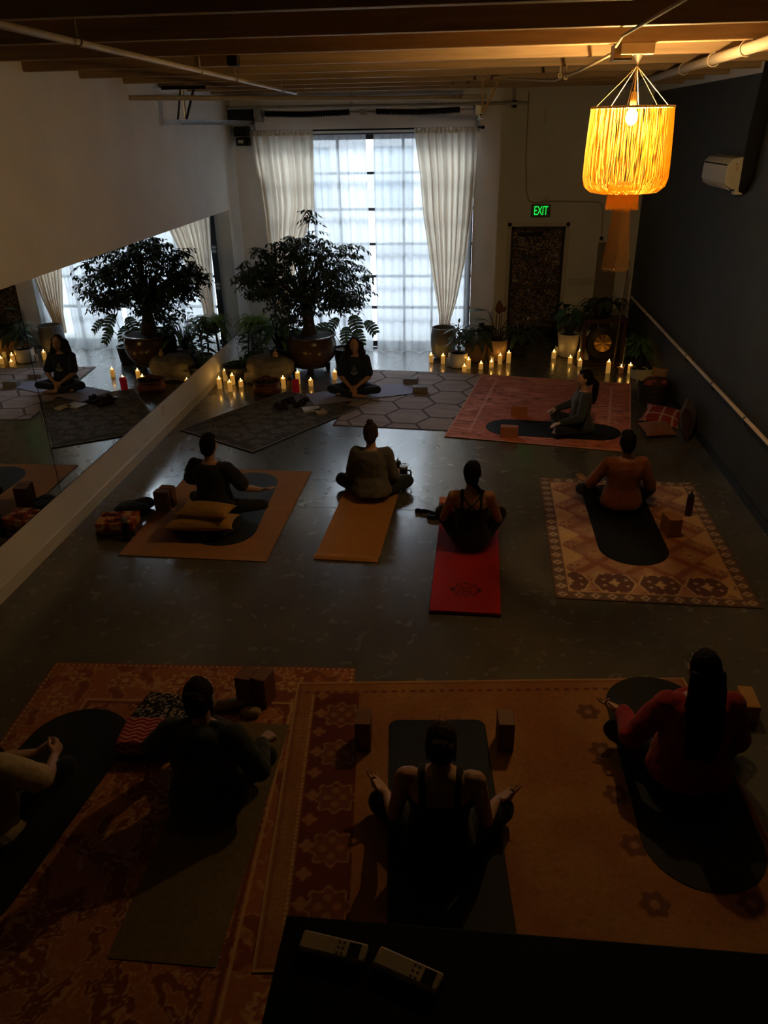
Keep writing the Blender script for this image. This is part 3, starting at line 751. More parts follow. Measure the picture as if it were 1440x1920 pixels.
def pG(u, v):
    W, H = 2.86, 2.21
    w = H - v                                     # distance from the far edge
    c = base(u, (.47, .235, .09)); c = lerp(c, (.40, .19, .075), fbm(u * 18, v * 60, 1)); c = lerp(c, (.36, .13, .05), ss(fbm(u * 2.3, v * 2.3, 7), .45, .7) * .6)
    tr = ss(np.abs(swirl(u, v, 7, 31) - .52), .02, .008); c = lerp(c, (.31, .12, .05), tr * .4)
    # little dark medallions in a row, wide of the centre
    for ux, w0 in ((2.07, .36), (2.58, .36), (1.19, .27)):
        for k in range(6):
            cx, cw = ux, w0 + .376 * k
            r = np.hypot((u - cx), (w - cw)); an = np.arctan2(w - cw, u - cx)
            m = r / (.08 * (1 + .13 * np.cos(6 * an)))
            g = .9 if ux != 1.19 else .25
            c = lerp(c, (.17, .07, .04), ss(m, 1, .9) * g); c = lerp(c, (.42, .22, .13), ss(m, .38, .28) * g)
    # far border: thin dark chain
    ch = ss(np.abs(w - .115), .016, .01) * (.55 + .45 * np.sign(np.sin(u * 90)))
    c = lerp(c, (.2, .06, .035), ch)
    # left border band: red panel with outlined medallions and stars
    L0, L1 = .14, .47
    red = ss(np.abs(u - (L0 + L1) / 2), (L1 - L0) / 2, (L1 - L0) / 2 - .008) * (w > .13)
    cr = base(u, (.20, .045, .028)); cr = lerp(cr, (.15, .035, .024), fbm(u * 20, v * 20, 3))
    per = .375
    ty = (((w - .36) / per + .5) % 1 - .5) * per; tx = u - .345
    an = np.arctan2(ty, tx); d = np.hypot(tx * .95, ty * 1.05) / (.115 * (1 + .14 * np.cos(8 * an)))
    cr = lerp(cr, (.26, .10, .05), ss(d, 1, .95) * .55); cr = lerp(cr, (.40, .23, .12), ss(np.abs(d - 1), .07, .035)); 
    cr = lerp(cr, (.34, .16, .07), ss(np.hypot(np.abs(tx) - .05, ty), .028, .02) + ss(np.hypot(tx, np.abs(ty) - .055), .028, .02))
    sy = ((w - .06) / (per / 2) % 1 - .5) * per / 2; sx = u - .2
    sa = np.arctan2(sy, sx); sd = np.hypot(sx, sy) / (.042 * (1 + .2 * np.cos(4 * sa)))
    cr = lerp(cr, (.38, .18, .08), ss(sd, 1, .85))
    c = np.where(red[..., None] > 0, lerp(c, cr, red), c)
    bd = ss(np.abs((v / .03) % 1 - .5), .32, .2)
    c = lerp(c, (.60, .40, .22), ss(np.abs(u - L0 + .008), .01, .006) * bd * (w > .13))
    g1 = (np.abs((u / .035) % 1 - .5) < .2) & (np.abs((v / .035) % 1 - .5) < .2) & (u < L0 - .02)
    c = lerp(c, (.33, .13, .05), g1.astype(float) * .5)
    e = edge(u, v, W, H); c = lerp(c, (.58, .36, .18), ss(e, .014, .009)); c = lerp(c, (.25, .09, .04), ss(np.abs(e - .03), .01, .005) * .6)
    return c * .88
def rug(name, label, W, H, c, rot, z, fn, res, th=.007, group=None):
    o = pat_sheet(name, W, H, th, fn, res, M['rug'])
    o.location = (c[0], c[1], z); o.rotation_euler = (0, 0, R_(rot))
    return tag(o, label, 'rug', group)
rug('area_rug', 'hexagon-patterned rose grey rug with two grey blocks', 1.9, 2.76, (-.72, 11.37), -5, .0005, pB, .011)
rug('area_rug', 'dark grey floral rug set at an angle near the mirror', 1.45, 2.15, (-2.69, 10.3), -32, .008, pA, .011)
rug('area_rug', 'faded red rug under the person seated in profile', 2.37, 2.95, (1.2, 10.95), -10.3, .008, pC, .012)
rug('area_rug', 'kilim-style tan and rust diamond rug with dark diamond border', 1.72, 2.6, (1.74, 7.12), -1.2, .0005, pD, .009)
rug('area_rug', 'plain woven tan rug under the man in the black T-shirt', 1.48, 2.17, (-2.54, 7.38), -1, .0005, pE, .012)
rug('area_rug', 'orange-red Persian rug with scrolling border, lower left', 2.35, 3.2, (-1.85, 3.08), 2.7, .0005, pF, .009)
rug('area_rug', 'large tan rug with a dark red medallion band along its left edge', 2.86, 2.21, (.37, 3.56), 5.6, .008, pG, .009)

# ================================================================== MATS
def stadium(W, L, n=20, r=None):
    r = W / 2 if r is None else r; p = []
    for (cx, cy, a0) in ((W / 2 - r, L / 2 - r, 0), (-W / 2 + r, L / 2 - r, 90), (-W / 2 + r, -L / 2 + r, 180), (W / 2 - r, -L / 2 + r, 270)):
        for i in range(n + 1):
            a = R_(a0 + 90 * i / n); p.append((cx + r * math.cos(a), cy + r * math.sin(a)))
    q = [p[0]]
    for a in p[1:]:
        if math.hypot(a[0] - q[-1][0], a[1] - q[-1][1]) > 1e-4: q.append(a)
    return q
rub = mat('black_rubber', (.0075, .0082, .0088), .6, .12, 30, .15, 300, spec=.2)
def flat(name, label, poly, c, rot, z, m, th=.005, cat='yoga mat', group=None):
    o = MB().extr(poly, 0, th).build(name, m, None, smooth=False, bevel=.0015)
    o.location = (c[0], c[1], z); o.rotation_euler = (0, 0, R_(rot)); return tag(o, label, cat, group)
zr, zr2 = .0078, .0153
flat('yoga_mat', 'black round-ended mat lying crosswise on the faded red rug', stadium(1.78, .62, r=.31), (1.21, 10.03), -6, zr2, rub)
flat('yoga_mat', 'black round-ended mat on the diamond-bordered rug', stadium(.66, 1.82), (1.68, 7.36), 0, zr, rub)
flat('yoga_mat', 'dark round-ended mat on the plain tan rug', stadium(.66, 1.82), (-2.42, 7.46), 2, zr, mat('grey_rubber', (.022, .027, .028), .5, .12, 30, .15, 300))
flat('yoga_mat', 'black round-ended mat under the person cut off at the left edge', stadium(.7, 1.85), (-2.60, 3.2), -7, zr, rub)
flat('yoga_mat', 'black round-ended mat under the person in the red sweater', stadium(.68, 1.82), (1.42, 3.87), 1, zr2, rub)
flat('yoga_mat', 'black mat with a rounded corner under the person with raised palms', stadium(.66, 1.75, r=.07), (-.04, 3.32), 5, zr2, rub)
flat('yoga_mat', 'lavender mat under the teacher facing the camera', stadium(1.73, .58, r=.01), (-1.52, 11.5), 24, .0155, cloth('lavender_foam', (.27, .25, .36)))
flat('yoga_mat', 'olive green mat on the orange-red Persian rug', stadium(.56, 1.74, r=.008), (-1.405, 3.2), 0, zr, cloth('olive_foam', (.16, .115, .045)))
om = pat_sheet('yoga_mat', .62, 1.7, .005, None, .03, mat('ochre_cork_mat', (.46, .22, .065), .8, .15, 40, .15, 200), hfn=lambda u, v: .03 * np.clip((.12 - v) / .12, 0, 1) ** .7 * np.clip(v / .012, 0.12, 1))
om.location = (-1.03, 7.2, .001); om.rotation_euler = (0, 0, R_(-2.5)); tag(om, 'ochre mat on bare concrete under the person with a top bun', 'yoga mat')
t = thing('yoga_mat', 'thick red mat with a dark round emblem on bare concrete', 'yoga mat', (.085, 6.45, 0), R_(-1))
tl_ = MB().bb(-.3, .3, -.93, .93, .008, .036).build('top_layer', cloth('red_foam', (.42, .008, .014)), t, bevel=.003)
MB().bb(-.302, .302, -.932, .932, 0, .008).build('base_layer', M['black'], t, smooth=False)
em = MB()
def arc(mb, r, w, z0, z1, a0=0, a1=360, n=48):
    for i in range(n):
        p, q = R_(a0 + (a1 - a0) * i / n), R_(a0 + (a1 - a0) * (i + 1) / n)
        mb.add([(r * math.cos(p), r * math.sin(p), z1), ((r + w) * math.cos(p), (r + w) * math.sin(p), z1), ((r + w) * math.cos(q), (r + w) * math.sin(q), z1), (r * math.cos(q), r * math.sin(q), z1)], [(0, 1, 2, 3)])
arc(em, .1, .008, 0, .001); arc(em, .088, .005, 0, .001)
for s in (1, -1):
    em.add([(s * .108, .05, .001), (s * .145, 0, .001), (s * .108, -.05, .001), (s * .112, 0, .001)], [(0, 1, 2, 3)] if s < 0 else [(3, 2, 1, 0)])
for a in range(0, 360, 45): em.add([(.108 * math.cos(R_(a - 9)), .108 * math.sin(R_(a - 9)), .001), (.124 * math.cos(R_(a)), .124 * math.sin(R_(a)), .001), (.108 * math.cos(R_(a + 9)), .108 * math.sin(R_(a + 9)), .001)], [(0, 1, 2)])
for x0, x1, y0_, y1_ in ((-.055, .06, .052, .06), (-.05, .05, .034, .042), (-.06, .055, .015, .023), (-.06, -.052, -.06, .023), (-.03, .055, -.005, .003), (.047, .055, -.055, .003), (-.03, .055, -.062, -.054), (-.03, -.022, -.062, -.018), (-.03, .03, -.026, -.018), (.022, .03, -.045, -.018), (-.01, .03, -.045, -.038)):
    em.add([(x0, y0_, .001), (x1, y0_, .001), (x1, y1_, .001), (x0, y1_, .001)], [(0, 1, 2, 3)])
eo = em.build('emblem', mat('dark_red_print', (.06, .012, .012), .7), t, smooth=False); eo.location = (.0, -.58, .0352); eo.parent = tl_

# ================================================================== BLOCKS, BOTTLES, BLANKETS
def block(label, c, rot, dims, m, z, group=None):
    o = MB().bb(-dims[0] / 2, dims[0] / 2, -dims[1] / 2, dims[1] / 2, 0, dims[2]).build('yoga_block', m, None, bevel=.006)
    o.location = (c[0], c[1], z); o.rotation_euler = (0, 0, R_(rot)); return tag(o, label, 'yoga block', group)
gr = mat('grey_foam', (.26, .235, .235), .8, .1, 60); ck = M['cork']; dk = mat('dark_wood_block', (.2, .09, .04), .6, .2, 8, stretch=(1, 8, 8))
tc_ = mat('terracotta_foam', (.44, .17, .09), .8, .1, 60)
block('grey block behind, at the far end of the lavender mat', (-.84, 12.08), -4, (.23, .15, .09), gr, zr)
block('grey block in front, at the end of the lavender mat', (-.66, 11.62), 2, (.23, .15, .1), gr, zr)
block('tan block behind the crosswise mat on the red rug', (.8, 10.58), -6, (.23, .1, .15), tc_, zr2)
block('tan block in front of the crosswise mat, near edge of the red rug', (.62, 9.73), -6, (.23, .1, .15), tc_, zr2 - .0003)
block('nearer of two upright wood blocks at the left edge of the plain tan rug', (-3.2, 7.31), -6, (.15, .1, .23), dk, zr)
block('farther of two upright wood blocks at the left edge of the plain tan rug', (-3.18, 7.42), -6, (.15, .1, .23), dk, zr)
block('tan block lying beside the black tumbler', (-.78, 8.3), 4, (.15, .23, .09), ck, 0)
block('terracotta block at the far end of the thick red mat', (-.12, 7.53), 0, (.2, .15, .12), tc_, 0)
block('upright cork block on the diamond-bordered rug beside the bottle', (2.1, 7.12), 12, (.13, .2, .2), ck, zr)
block('upright wood block at left of a pair on the Persian rug', (-1.475, 4.3), -10, (.11, .15, .25), dk, zr)
block('upright wood block at right of a pair on the Persian rug', (-1.355, 4.3), -16, (.11, .15, .25), dk, zr)
block('upright dark block left of the square-cornered black mat', (-.59, 3.93), 3, (.105, .16, .23), dk, zr2)
block('upright dark block right of the square-cornered black mat', (.34, 4.0), 3, (.105, .16, .23), dk, zr2)
block('tan block on bare concrete beside the person in the red sweater', (2.02, 4.45), -2, (.1, .23, .15), mat('light_cork', (.45, .24, .09), .8, .15, 60), 0)

def bottle(name, label, loc, prof, m, cap, capm, extra=None, cat='bottle'):
    t = thing(name, label, cat, loc)
    MB().lathe(prof, n=24).build('body', m, t, smooth=True)
    MB().lathe(cap, n=24).build('cap', capm, t)
    if extra: extra(t)
    return t
bottle('water_bottle', 'dark purple bottle with pointed lid on the diamond-bordered rug', (2.38, 7.55, zr), [(.034, 0), (.037, .004), (.037, .18), (.034, .195)], mat('plum_steel', (.06, .018, .05), .4, metal=.3), [(.034, .195), (.034, .205), (.028, .235), (.012, .25), (.009, .275)], M['black'])
bottle('water_bottle', 'black bottle with shiny round lid beside the folded red blanket', (-3.33, 6.62, 0), [(.034, 0), (.037, .004), (.037, .17), (.026, .195), (.024, .205)], mat('black_steel', (.02, .022, .026), .25, metal=.6), [(.02, .205), (.034, .215), (.036, .235), (.028, .258), (.01, .265)], mat('grey_lid', (.2, .21, .23), .2))
def tum(t):
    MB().tube([(.042, 0, .15), (.075, 0, .15), (.085, 0, .135), (.085, 0, .085), (.075, 0, .07), (.04, 0, .07)], .009, 8).build('handle', M['black'], t)
    MB().tube([(-.02, .0, .2), (-.03, .01, .23), (.03, .01, .232)], .006, 6).build('straw', M['steel'], t)
bottle('tumbler', 'black insulated tumbler with side handle and pale lid on bare concrete', (-.655, 8.22, 0), [(.032, 0), (.034, .003), (.036, .07), (.046, .1), (.048, .19)], M['black'], [(.049, .188), (.049, .2), (.044, .208)], mat('pale_lid', (.3, .32, .33), .3), tum)
bottle('dropper_bottle', 'tiny dark bottle standing behind the tan block and tumbler', (-.755, 8.62, 0), [(.022, 0), (.024, .003), (.024, .08), (.012, .095)], M['black'], [(.01, .095), (.01, .13), (.006, .135)], M['black'])
tag(MB().box((-.88, 8.72, .03), (.3, .1, .06), (0, 0, -.15)).build('pouch', M['black'], None, bevel=.02), 'flat black pouch lying behind the tan block and tumbler', 'pouch')
# black cotton strap, coiled on edge
t = thing('yoga_strap', 'coiled black strap standing on edge beside the red mat', 'strap', (-.27, 7.38, 0))
pts = [(-.16, .05, .02)]
mb = MB()
def ribbon(path, h=.038, th=.004, twist=None):
    mb = MB(); n = len(path)
    vs = []
    for i, (x, y, z) in enumerate(path):
        a, b = Vector(path[max(0, i - 1)]), Vector(path[min(n - 1, i + 1)])
        d = (b - a).normalized(); s = Vector((-d.y, d.x, 0)).normalized() * th / 2
        vs += [(x + s.x, y + s.y, z), (x - s.x, y - s.y, z), (x - s.x, y - s.y, z + h), (x + s.x, y + s.y, z + h)]
    fs = []
    for i in range(n - 1):
        for k in range(4): fs.append((i * 4 + k, i * 4 + (k + 1) % 4, (i + 1) * 4 + (k + 1) % 4, (i + 1) * 4 + k))
    fs += [(3, 2, 1, 0), tuple((n - 1) * 4 + k for k in range(4))]
    return mb.add(vs, fs)
p = [(-.2 + .06 * i / 10, .045 + .02 * math.sin(i / 10 * PI), .0) for i in range(11)]
p += [(-.14 + .18 * i / 10, .05 - .09 * (i / 10) ** 2, 0) for i in range(1, 11)]
p += [(.04 + .075 * math.sin(a) * (1 - a / 30) - .045, -.04 - .075 * (1 - math.cos(a)) * .5 * (1 - a / 30), 0) for a in np.linspace(.6, 11, 60)]
ribbon(p, .05, .005).build('webbing', M['black'], t)

# ---- folded textiles
def pillow(mb_or_none, W, D, H, p=2.6, n=22, sag=0):
    def f(sgn):
        def g(s, t):
            u, v = s * 2 - 1, t * 2 - 1
            h = max(0, (1 - abs(u) ** 2.2)) ** .5 * max(0, (1 - abs(v) ** 2.0)) ** .5
            k = 1 - .12 * (1 - abs(u) ** 3); q = 1 - .12 * (1 - abs(v) ** 3)
            return (u * W / 2 * q * (1), v * D / 2 * k, H / 2 + sgn * h * H / 2 - sag * u * u * H)
        return g
    mb = MB().grid(f(1), n, n); k = len(mb.V); mb2 = MB().grid(f(-1), n, n)
    mb.V += mb2.V; mb.F += [tuple(i + k for i in q[::-1]) for q in mb2.F]
    return mb
def attr_pat(o, fn):
    me = o.data; a = me.color_attributes.new('pat', 'FLOAT_COLOR', 'POINT')
    co = np.array([v.co[:] for v in me.vertices])
    c = np.concatenate([np.clip(fn(co), 0, 1), np.ones((len(co), 1))], 1)
    a.data.foreach_set('color', c.astype(np.float32).ravel())
def fold_stack(name, label, cat, loc, rz, layers, group=None):
    t = thing(name, label, cat, loc, rz); z = 0
    for i, (W, D, H, m, fn) in enumerate(layers):
        mb = MB().box((0, 0, z + H / 2), (W, D, H)); 
        me = remesh(mb, .008, 6, .006, 9, seed=i + W)
        zz = min(v.co.z for v in me.vertices)
        for v in me.vertices: v.co.z += (z - zz) if zz < z else 0
        o = place('folded_layer', me, m, t, smooth='all')
        if fn: attr_pat(o, fn)
        z += H * .96
    return t
def chev(co):
    x, y, z = co[:, 0], co[:, 1], co[:, 2]
    s = (y + .6 * z + .05 * np.abs(((x / .1) % 1) - .5)) / .035 % 1
    c = np.tile(np.array([[.42, .03, .03]]), (len(co), 1)); c[s < .28] = (.65, .45, .42); c[(s > .6) & (s < .7)] = (.12, .01, .02); return c
def dots(co):
    h = vn(co[:, 0] * 90, co[:, 1] * 90 + co[:, 2] * 90, 4); c = np.tile(np.array([[.02, .02, .03]]), (len(co), 1)); c[h > .66] = (.45, .38, .32); return c
def ikat(co):
    a = fbm(co[:, 0] * 14, co[:, 1] * 14 + co[:, 2] * 8, 3); c = np.tile(np.array([[.40, .07, .03]]), (len(co), 1)); c[a > .52] = (.55, .30, .08); c[a < .34] = (.09, .03, .03); c[np.abs(a - .6) < .02] = (.6, .5, .3); return c
pm = mat('printed_cotton', (1, 1, 1), .9, .12, 40, .2, 200, attr=True, spec=.15)
fold_stack('folded_blanket', 'folded red chevron blanket beside the crosslegged person on the olive mat', 'blanket', (-2.02, 3.78, zr), R_(4), [(.36, .27, .05, cloth('dark_blanket', (.03, .012, .02)), None), (.35, .27, .055, pm, chev), (.33, .25, .05, pm, chev)])
fold_stack('folded_blanket', 'folded dark speckled blanket behind the red chevron one', 'blanket', (-2.02, 4.1, zr), R_(-6), [(.38, .29, .07, pm, dots)])
fold_stack('folded_blanket', 'folded orange-red patterned blanket on the concrete by the tan rug', 'blanket', (-3.5, 6.83, 0), R_(8), [(.4, .3, .06, cloth('maroon_cotton', (.07, .025, .02)), None), (.39, .29, .09, pm, ikat)])
mb = MB().ell((0, 0, .03), (.2, .15, .05)).ell((.08, .08, .04), (.13, .1, .05)).ell((-.06, -.06, .03), (.14, .1, .045))
me = remesh(mb, .01, 3, .012, 11, seed=4)
zz = min(v.co.z for v in me.vertices)
for v in me.vertices: v.co.z -= zz
o = place('folded_jacket', me, cloth('black_knit', (.02, .022, .024)), None, smooth='all', loc=(-3.52, 7.28, 0)); tag(o, 'crumpled black jacket next to the two upright wood blocks', 'jacket')
mb = MB().ell((0, 0, .018), (.11, .055, .025)).ell((.1, .03, .02), (.09, .05, .026)).ell((-.09, -.02, .015), (.07, .05, .02))
me = remesh(mb, .007, 2, .007, 16, seed=8); zz = min(v.co.z for v in me.vertices)
for v in me.vertices: v.co.z -= zz
tag(place('pair_of_socks', me, cloth('beige_knit', (.35, .24, .13)), None, smooth='all', loc=(-1.66, 4.2, zr)), 'crumpled beige socks left of the two upright blocks', 'socks')
tag(MB().ell((0, 0, .035), (.075, .045, .035), 20).build('eye_pillow', cloth('cream_satin', (.42, .30, .16)), None, loc=(-1.415, 4.145, zr)), 'small rounded cream pouch in front of the two upright blocks', 'pouch')
# mustard cushions on a black bolster behind the man
mus = cloth('mustard_velvet', (.42, .24, .06))
bl = thing('meditation_cushion', 'black round meditation cushion under the man in the black T-shirt', 'cushion', (-2.6, 6.93, .0128), R_(4))
MB().lathe([(.1, 0), (.3, .0), (.345, .025), (.355, .055), (.345, .085), (.3, .105), (.1, .11)], n=44).build('cover', cloth('black_canvas', (.014, .014, .017)), bl)
o = pillow(None, .72, .32, .17).build('cushion', mus, None, smooth='all'); o.location = (-2.57, 6.73, .10); o.rotation_euler = (0, 0, R_(2)); tag(o, 'mustard cushion, lower of two behind the man in the black T-shirt', 'cushion')
o = pillow(None, .56, .28, .16).build('cushion', mus, None, smooth='all'); o.location = (-2.52, 6.755, .222); o.rotation_euler = (0, 0, R_(-5)); tag(o, 'mustard cushion, upper of two behind the man in the black T-shirt', 'cushion')

# ---- things around the teacher
mb = MB()
rr = random.Random(3)
for i in range(16):
    a = rr.uniform(0, 6.28); r0 = rr.uniform(.02, .24)
    p0 = Vector((r0 * math.cos(a) * 1.25, r0 * math.sin(a) * .8, .03))
    a2 = rr.uniform(0, 6.28)
    mb.tube([p0 + Vector((math.cos(a2 + .8 * t) * .13 * t, math.sin(a2 + .8 * t) * .09 * t, .02 * math.sin(3 * t + i))) for t in (0, .4, .8, 1.2)], .024, 8)
me = remesh(mb, .009, 1, .008, 18, seed=1); zz = min(v.co.z for v in me.vertices)
for v in me.vertices: v.co.z -= zz
o = place('shawl', me, pm, None, smooth='all', loc=(-2.53, 10.85, .0153)); o.rotation_euler = (0, 0, .3)
attr_pat(o, lambda co: np.where((fbm(co[:, 0] * 25, co[:, 1] * 25, 2) > .5)[:, None], np.array([[.05, .022, .02]]), np.array([[.03, .026, .03]])))
tag(o, 'heap of dark brown shawl on the floral rug', 'shawl')
tag(MB().box((0, 0, .01), (.13, .035, .02)).build('harmonica', M['steel'], None, bevel=.004, loc=(-2.62, 11.08, .0155)), 'small pale metal bar lying beyond the shawl', 'metal bar')
def book(label, loc, rz, W, H, m, pagem, tilt=0):
    t = thing('notebook', label, 'book', loc, rz)
    MB().bb(-W / 2, W / 2, -H / 2, H / 2, .002, .016).build('pages', pagem, t, smooth=False)
    MB().bb(-W / 2 - .003, W / 2 + .003, -H / 2 - .003, H / 2 + .003, .016, .019).bb(-W / 2 - .003, W / 2 + .003, -H / 2 - .003, H / 2 + .003, -.001, .002).build('cover', m, t, smooth=False)
pg = mat('paper', (.66, .62, .52), .8, .05); 
book('open white notebook beside the shawl on the floral rug', (-2.2, 10.68, .0165), .35, .25, .2, mat('white_cover', (.62, .62, .56), .6, .08), pg)
book('tan notebook overlapping the white one', (-2.045, 10.585, .0165), .5, .16, .21, mat('kraft_cover', (.45, .34, .17), .7, .15, 20), pg)
# ================================================================== CANDLES
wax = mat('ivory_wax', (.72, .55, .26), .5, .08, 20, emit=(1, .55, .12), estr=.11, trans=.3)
waxd = mat('ivory_wax_unlit', (.68, .62, .52), .5, .08, 20)
M['flame'] = emis('candle_flame', (1.0, .52, .10), 9.)
def candle(label, x, y, h, r=.037, z=0, lit=True, m=None):
    t = thing('candle', label, 'candle', (x, y, z), RNG.uniform(0, 6), 'lit candles along the back of the room' if lit else None)
    wv = lambda a: .006 * math.sin(a * 2 + x * 9) + .004 * math.sin(3 * a)
    mb = MB(); n = 24
    prof = [(r * .96, 0), (r, .004), (r, h - .02), (r * .99, h), (r * .86, h), (r * .8, h - .016), (.004, h - .02)]
    mb.lathe(prof, n=n)
    for i in range(3 * n, 5 * n):
        a = 2 * PI * (i % n) / n; v = mb.V[i]; mb.V[i] = (v[0], v[1], v[2] + wv(a))
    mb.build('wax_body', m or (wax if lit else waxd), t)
    if lit:
        MB().lathe([(.002, h - .02), (.009, h - .008), (.011, h + .004), (.008, h + .02), (.003, h + .034), (.0008, h + .042)], n=10).build('flame', M['flame'], t, smooth='all')
    else: MB().tube([(0, 0, h - .02), (0, .002, h + .008)], .0015, 5).build('wick', M['black'], t)
    return t
for lab, x, y, h in (
    ('tall candle against the mirror wall, behind its partner at the far left', -3.9, 12.12, .17),
    ('tall candle in front at the far left, closest to the mirror wall', -3.87, 11.7, .16),
    ('candle behind the front one, second pair from the mirror wall', -3.72, 11.93, .15),
    ('candle standing nearest the camera in the left-hand candle cluster', -3.66, 11.56, .15),
    ('short lone candle between the left cluster and the boulder', -3.55, 11.8, .1),
    ('tall candle at the right front of the boulder', -2.84, 11.74, .17),
    ('tall candle behind the red glass jar', -2.66, 12.0, .19),
    ('short candle in front of the large brown tree pot', -2.43, 11.9, .1),
    ('candle between the tree pot and the seated teacher', -2.1, 12.26, .13),
    ('candle at the foot of the sheer curtain left of the grey planter', -.57, 13.38, .13),
    ('candle in front of the grey planter under the drape', -.36, 13.3, .14),
    ('short candle at front of the low white pot', .01, 12.82, .09),
    ('tall candle just behind the short one by the low white pot', .08, 13.0, .16),
    ('short lone candle between the low white pot and the tan pot', .29, 12.98, .1),
    ('short candle in front of its twin before the tan pot', .47, 13.1, .1),
    ('candle behind its twin before the tan pot', .49, 13.42, .1),
    ('medium candle at right front of the tan pot', .62, 13.3, .15),
    ('tallest candle to the right of the tan pot', .77, 13.38, .18),
    ('lone short candle left of the tall white pot by the door', 1.57, 13.7, .12),
    ('short candle in front of the tall white pot by the door', 1.82, 13.4, .1),
    ('candle tight against the right side of the tall white pot', 2.0, 13.62, .15),
    ('candle in front of the gong at its lower left', 1.96, 13.2, .11),
    ('tall white candle in front of the gong at its lower right', 2.37, 12.82, .19),
    ('candle at the right of the white flower cluster', 2.72, 12.82, .14)):
    candle(lab, x, y, h)
candle('unlit white pillar tucked behind the low white pot', -.265, 13.17, .13, lit=False)
candle('unlit white pillar at the left of the tall white pot', 1.64, 13.9, .16, lit=False)
candle('thin white unlit candle between the tall candle and red jar', -2.755, 11.74, .12, .02, lit=False)
t = thing('candle_jar', 'red glass candle jar on the floor left of the teacher', 'candle jar', (-2.6, 11.54, 0))
MB().lathe([(.045, 0), (.055, .01), (.058, .2), (.054, .2), (.05, .02), (.004, .018)], n=28).build('jar', mat('red_glass', (.36, .012, .02), .12, .1, emit=(.8, .02, .03), estr=.02), t)
MB().lathe([(.048, .02), (.048, .11), (.01, .112)], n=20).build('wax_fill', mat('red_wax', (.4, .02, .03), .5), t)
t = thing('flower_candle', 'pink candle ringed with small cream flowers right of the gong', 'candle', (2.58, 12.84, 0))
MB().lathe([(.04, 0), (.04, .1), (.004, .1)], n=20).build('wax_body', mat('pink_wax', (.55, .25, .2), .5), t)
fl = MB(); rr = random.Random(4)
for i in range(12):
    a = rr.uniform(0, 6.28); q = Vector((.055 * math.cos(a), .055 * math.sin(a), rr.uniform(.06, .17)))
    for k in range(5):
        b = 2 * PI * k / 5; d = Vector((math.cos(b), math.sin(b), .6))
        fl.leaf(q, d, (0, 0, 1), .024, .02, .1, 3)
fl.build('flowers', mat('cream_petals', (.75, .62, .36), .6), t)
MB().lathe([(.006, .1), (.01, .115), (.002, .145)], n=8).build('flame', M['flame'], t, smooth='all')

# ================================================================== PLANTS
def leafm(name, c, **k): return mat(name, c, .42, .35, 5, spec=.4, trans=.12, **k)
G1 = leafm('ficus_leaf', (.05, .082, .045)); G2 = leafm('dark_rubber_leaf', (.075, .125, .08)); G3 = leafm('fern_frond', (.26, .46, .06)); G4 = leafm('peace_lily_leaf', (.09, .2, .075)); G5 = leafm('philodendron_leaf', (.07, .12, .08))
bark = mat('ficus_bark', (.085, .06, .045), .85, .3, 12, .5, 40, stretch=(1, 1, .3))
stm = mat('green_stem', (.05, .07, .03), .6); brs = mat('brown_stem', (.07, .04, .028), .7)
potb = mat('glazed_brown_pot', (.07, .045, .036), .2, .35, 6, .1); potw = mat('white_ceramic', (.66, .63, .58), .35, .06, 6); pott = mat('tan_ceramic', (.42, .27, .15), .4, .15, 8); potg = mat('grey_stone_pot', (.19, .185, .18), .7, .2, 10, .2); potk = mat('black_pot', (.02, .02, .022), .5)
def pot(t, prof, m, soilz, soilr, n=40):
    po = MB().lathe(prof, n=n).build('pot', m, t)
    MB().lathe([(soilr, soilz - .03), (soilr * .98, soilz), (.01, soilz + .015)], n=24).build('soil', M['soil'], po)
# --- the big ficus
FX, FY = -2.6, 12.85
t = thing('potted_tree', 'large dark-leaved fig tree in a wide brown pot before the window', 'tree', (FX, FY, 0))
MB().lathe([(.24, .1), (.3, .11), (.4, .22), (.445, .36), (.45, .45), (.43, .52), (.41, .56), (.45, .585), (.455, .61), (.42, .615), (.395, .57), (.05, .54)], n=56).build('pot', potb, t)
ft = MB()
for a in (.4, 1.9, 3.4, 4.9): ft.tube([(.22 * math.cos(a), .22 * math.sin(a), .12), (.3 * math.cos(a), .3 * math.sin(a), .06), (.29 * math.cos(a), .29 * math.sin(a), 0)], [.05, .04, .045], 10)
ft.lathe([(.28, .07), (.33, .09), (.32, .12), (.1, .12)], n=36)
ft.build('pot_stand', M['black'], t)
MB().lathe([(.4, .54), (.39, .585), (.2, .61), (.02, .63)], n=36).build('soil', M['soil'], t)
tk = MB(); rr = random.Random(11)
tk.tube([(0.02, 0, .56), (.0, .01, .75), (-.02, 0, .95), (-.04, .02, 1.15)], [.14, .1, .085, .09], 12)
for i in range(5):
    a = i * 1.26; tk.tube([(.12 * math.cos(a), .12 * math.sin(a), .57), (.06 * math.cos(a), .06 * math.sin(a), .72), (.05 * math.cos(a + .5), .05 * math.sin(a + .5), 1.0)], [.05, .045, .03], 8)
lobes = [((-.1, 0, 1.63), (.78, .62, .46), 185), ((-.74, 0, 1.52), (.44, .5, .34), 95), ((.66, -.02, 1.5), (.42, .5, .44), 105), ((-.28, 0, 1.04), (.44, .5, .28), 80), ((-.05, 0, 1.98), (.56, .4, .2), 72), ((.2, 0, 1.22), (.6, .5, .2), 60), ((.62, .0, 1.14), (.34, .4, .14), 22), ((.12, 0, 2.4), (.07, .07, .18), 5), ((.24, 0, 2.22), (.16, .1, .1), 4), ((.76, 0, 2.0), (.16, .14, .13), 9), ((-.8, 0, 1.95), (.16, .14, .08), 7), ((-.95, 0, 1.6), (.12, .2, .12), 7)]
fo = MB(); heads = []
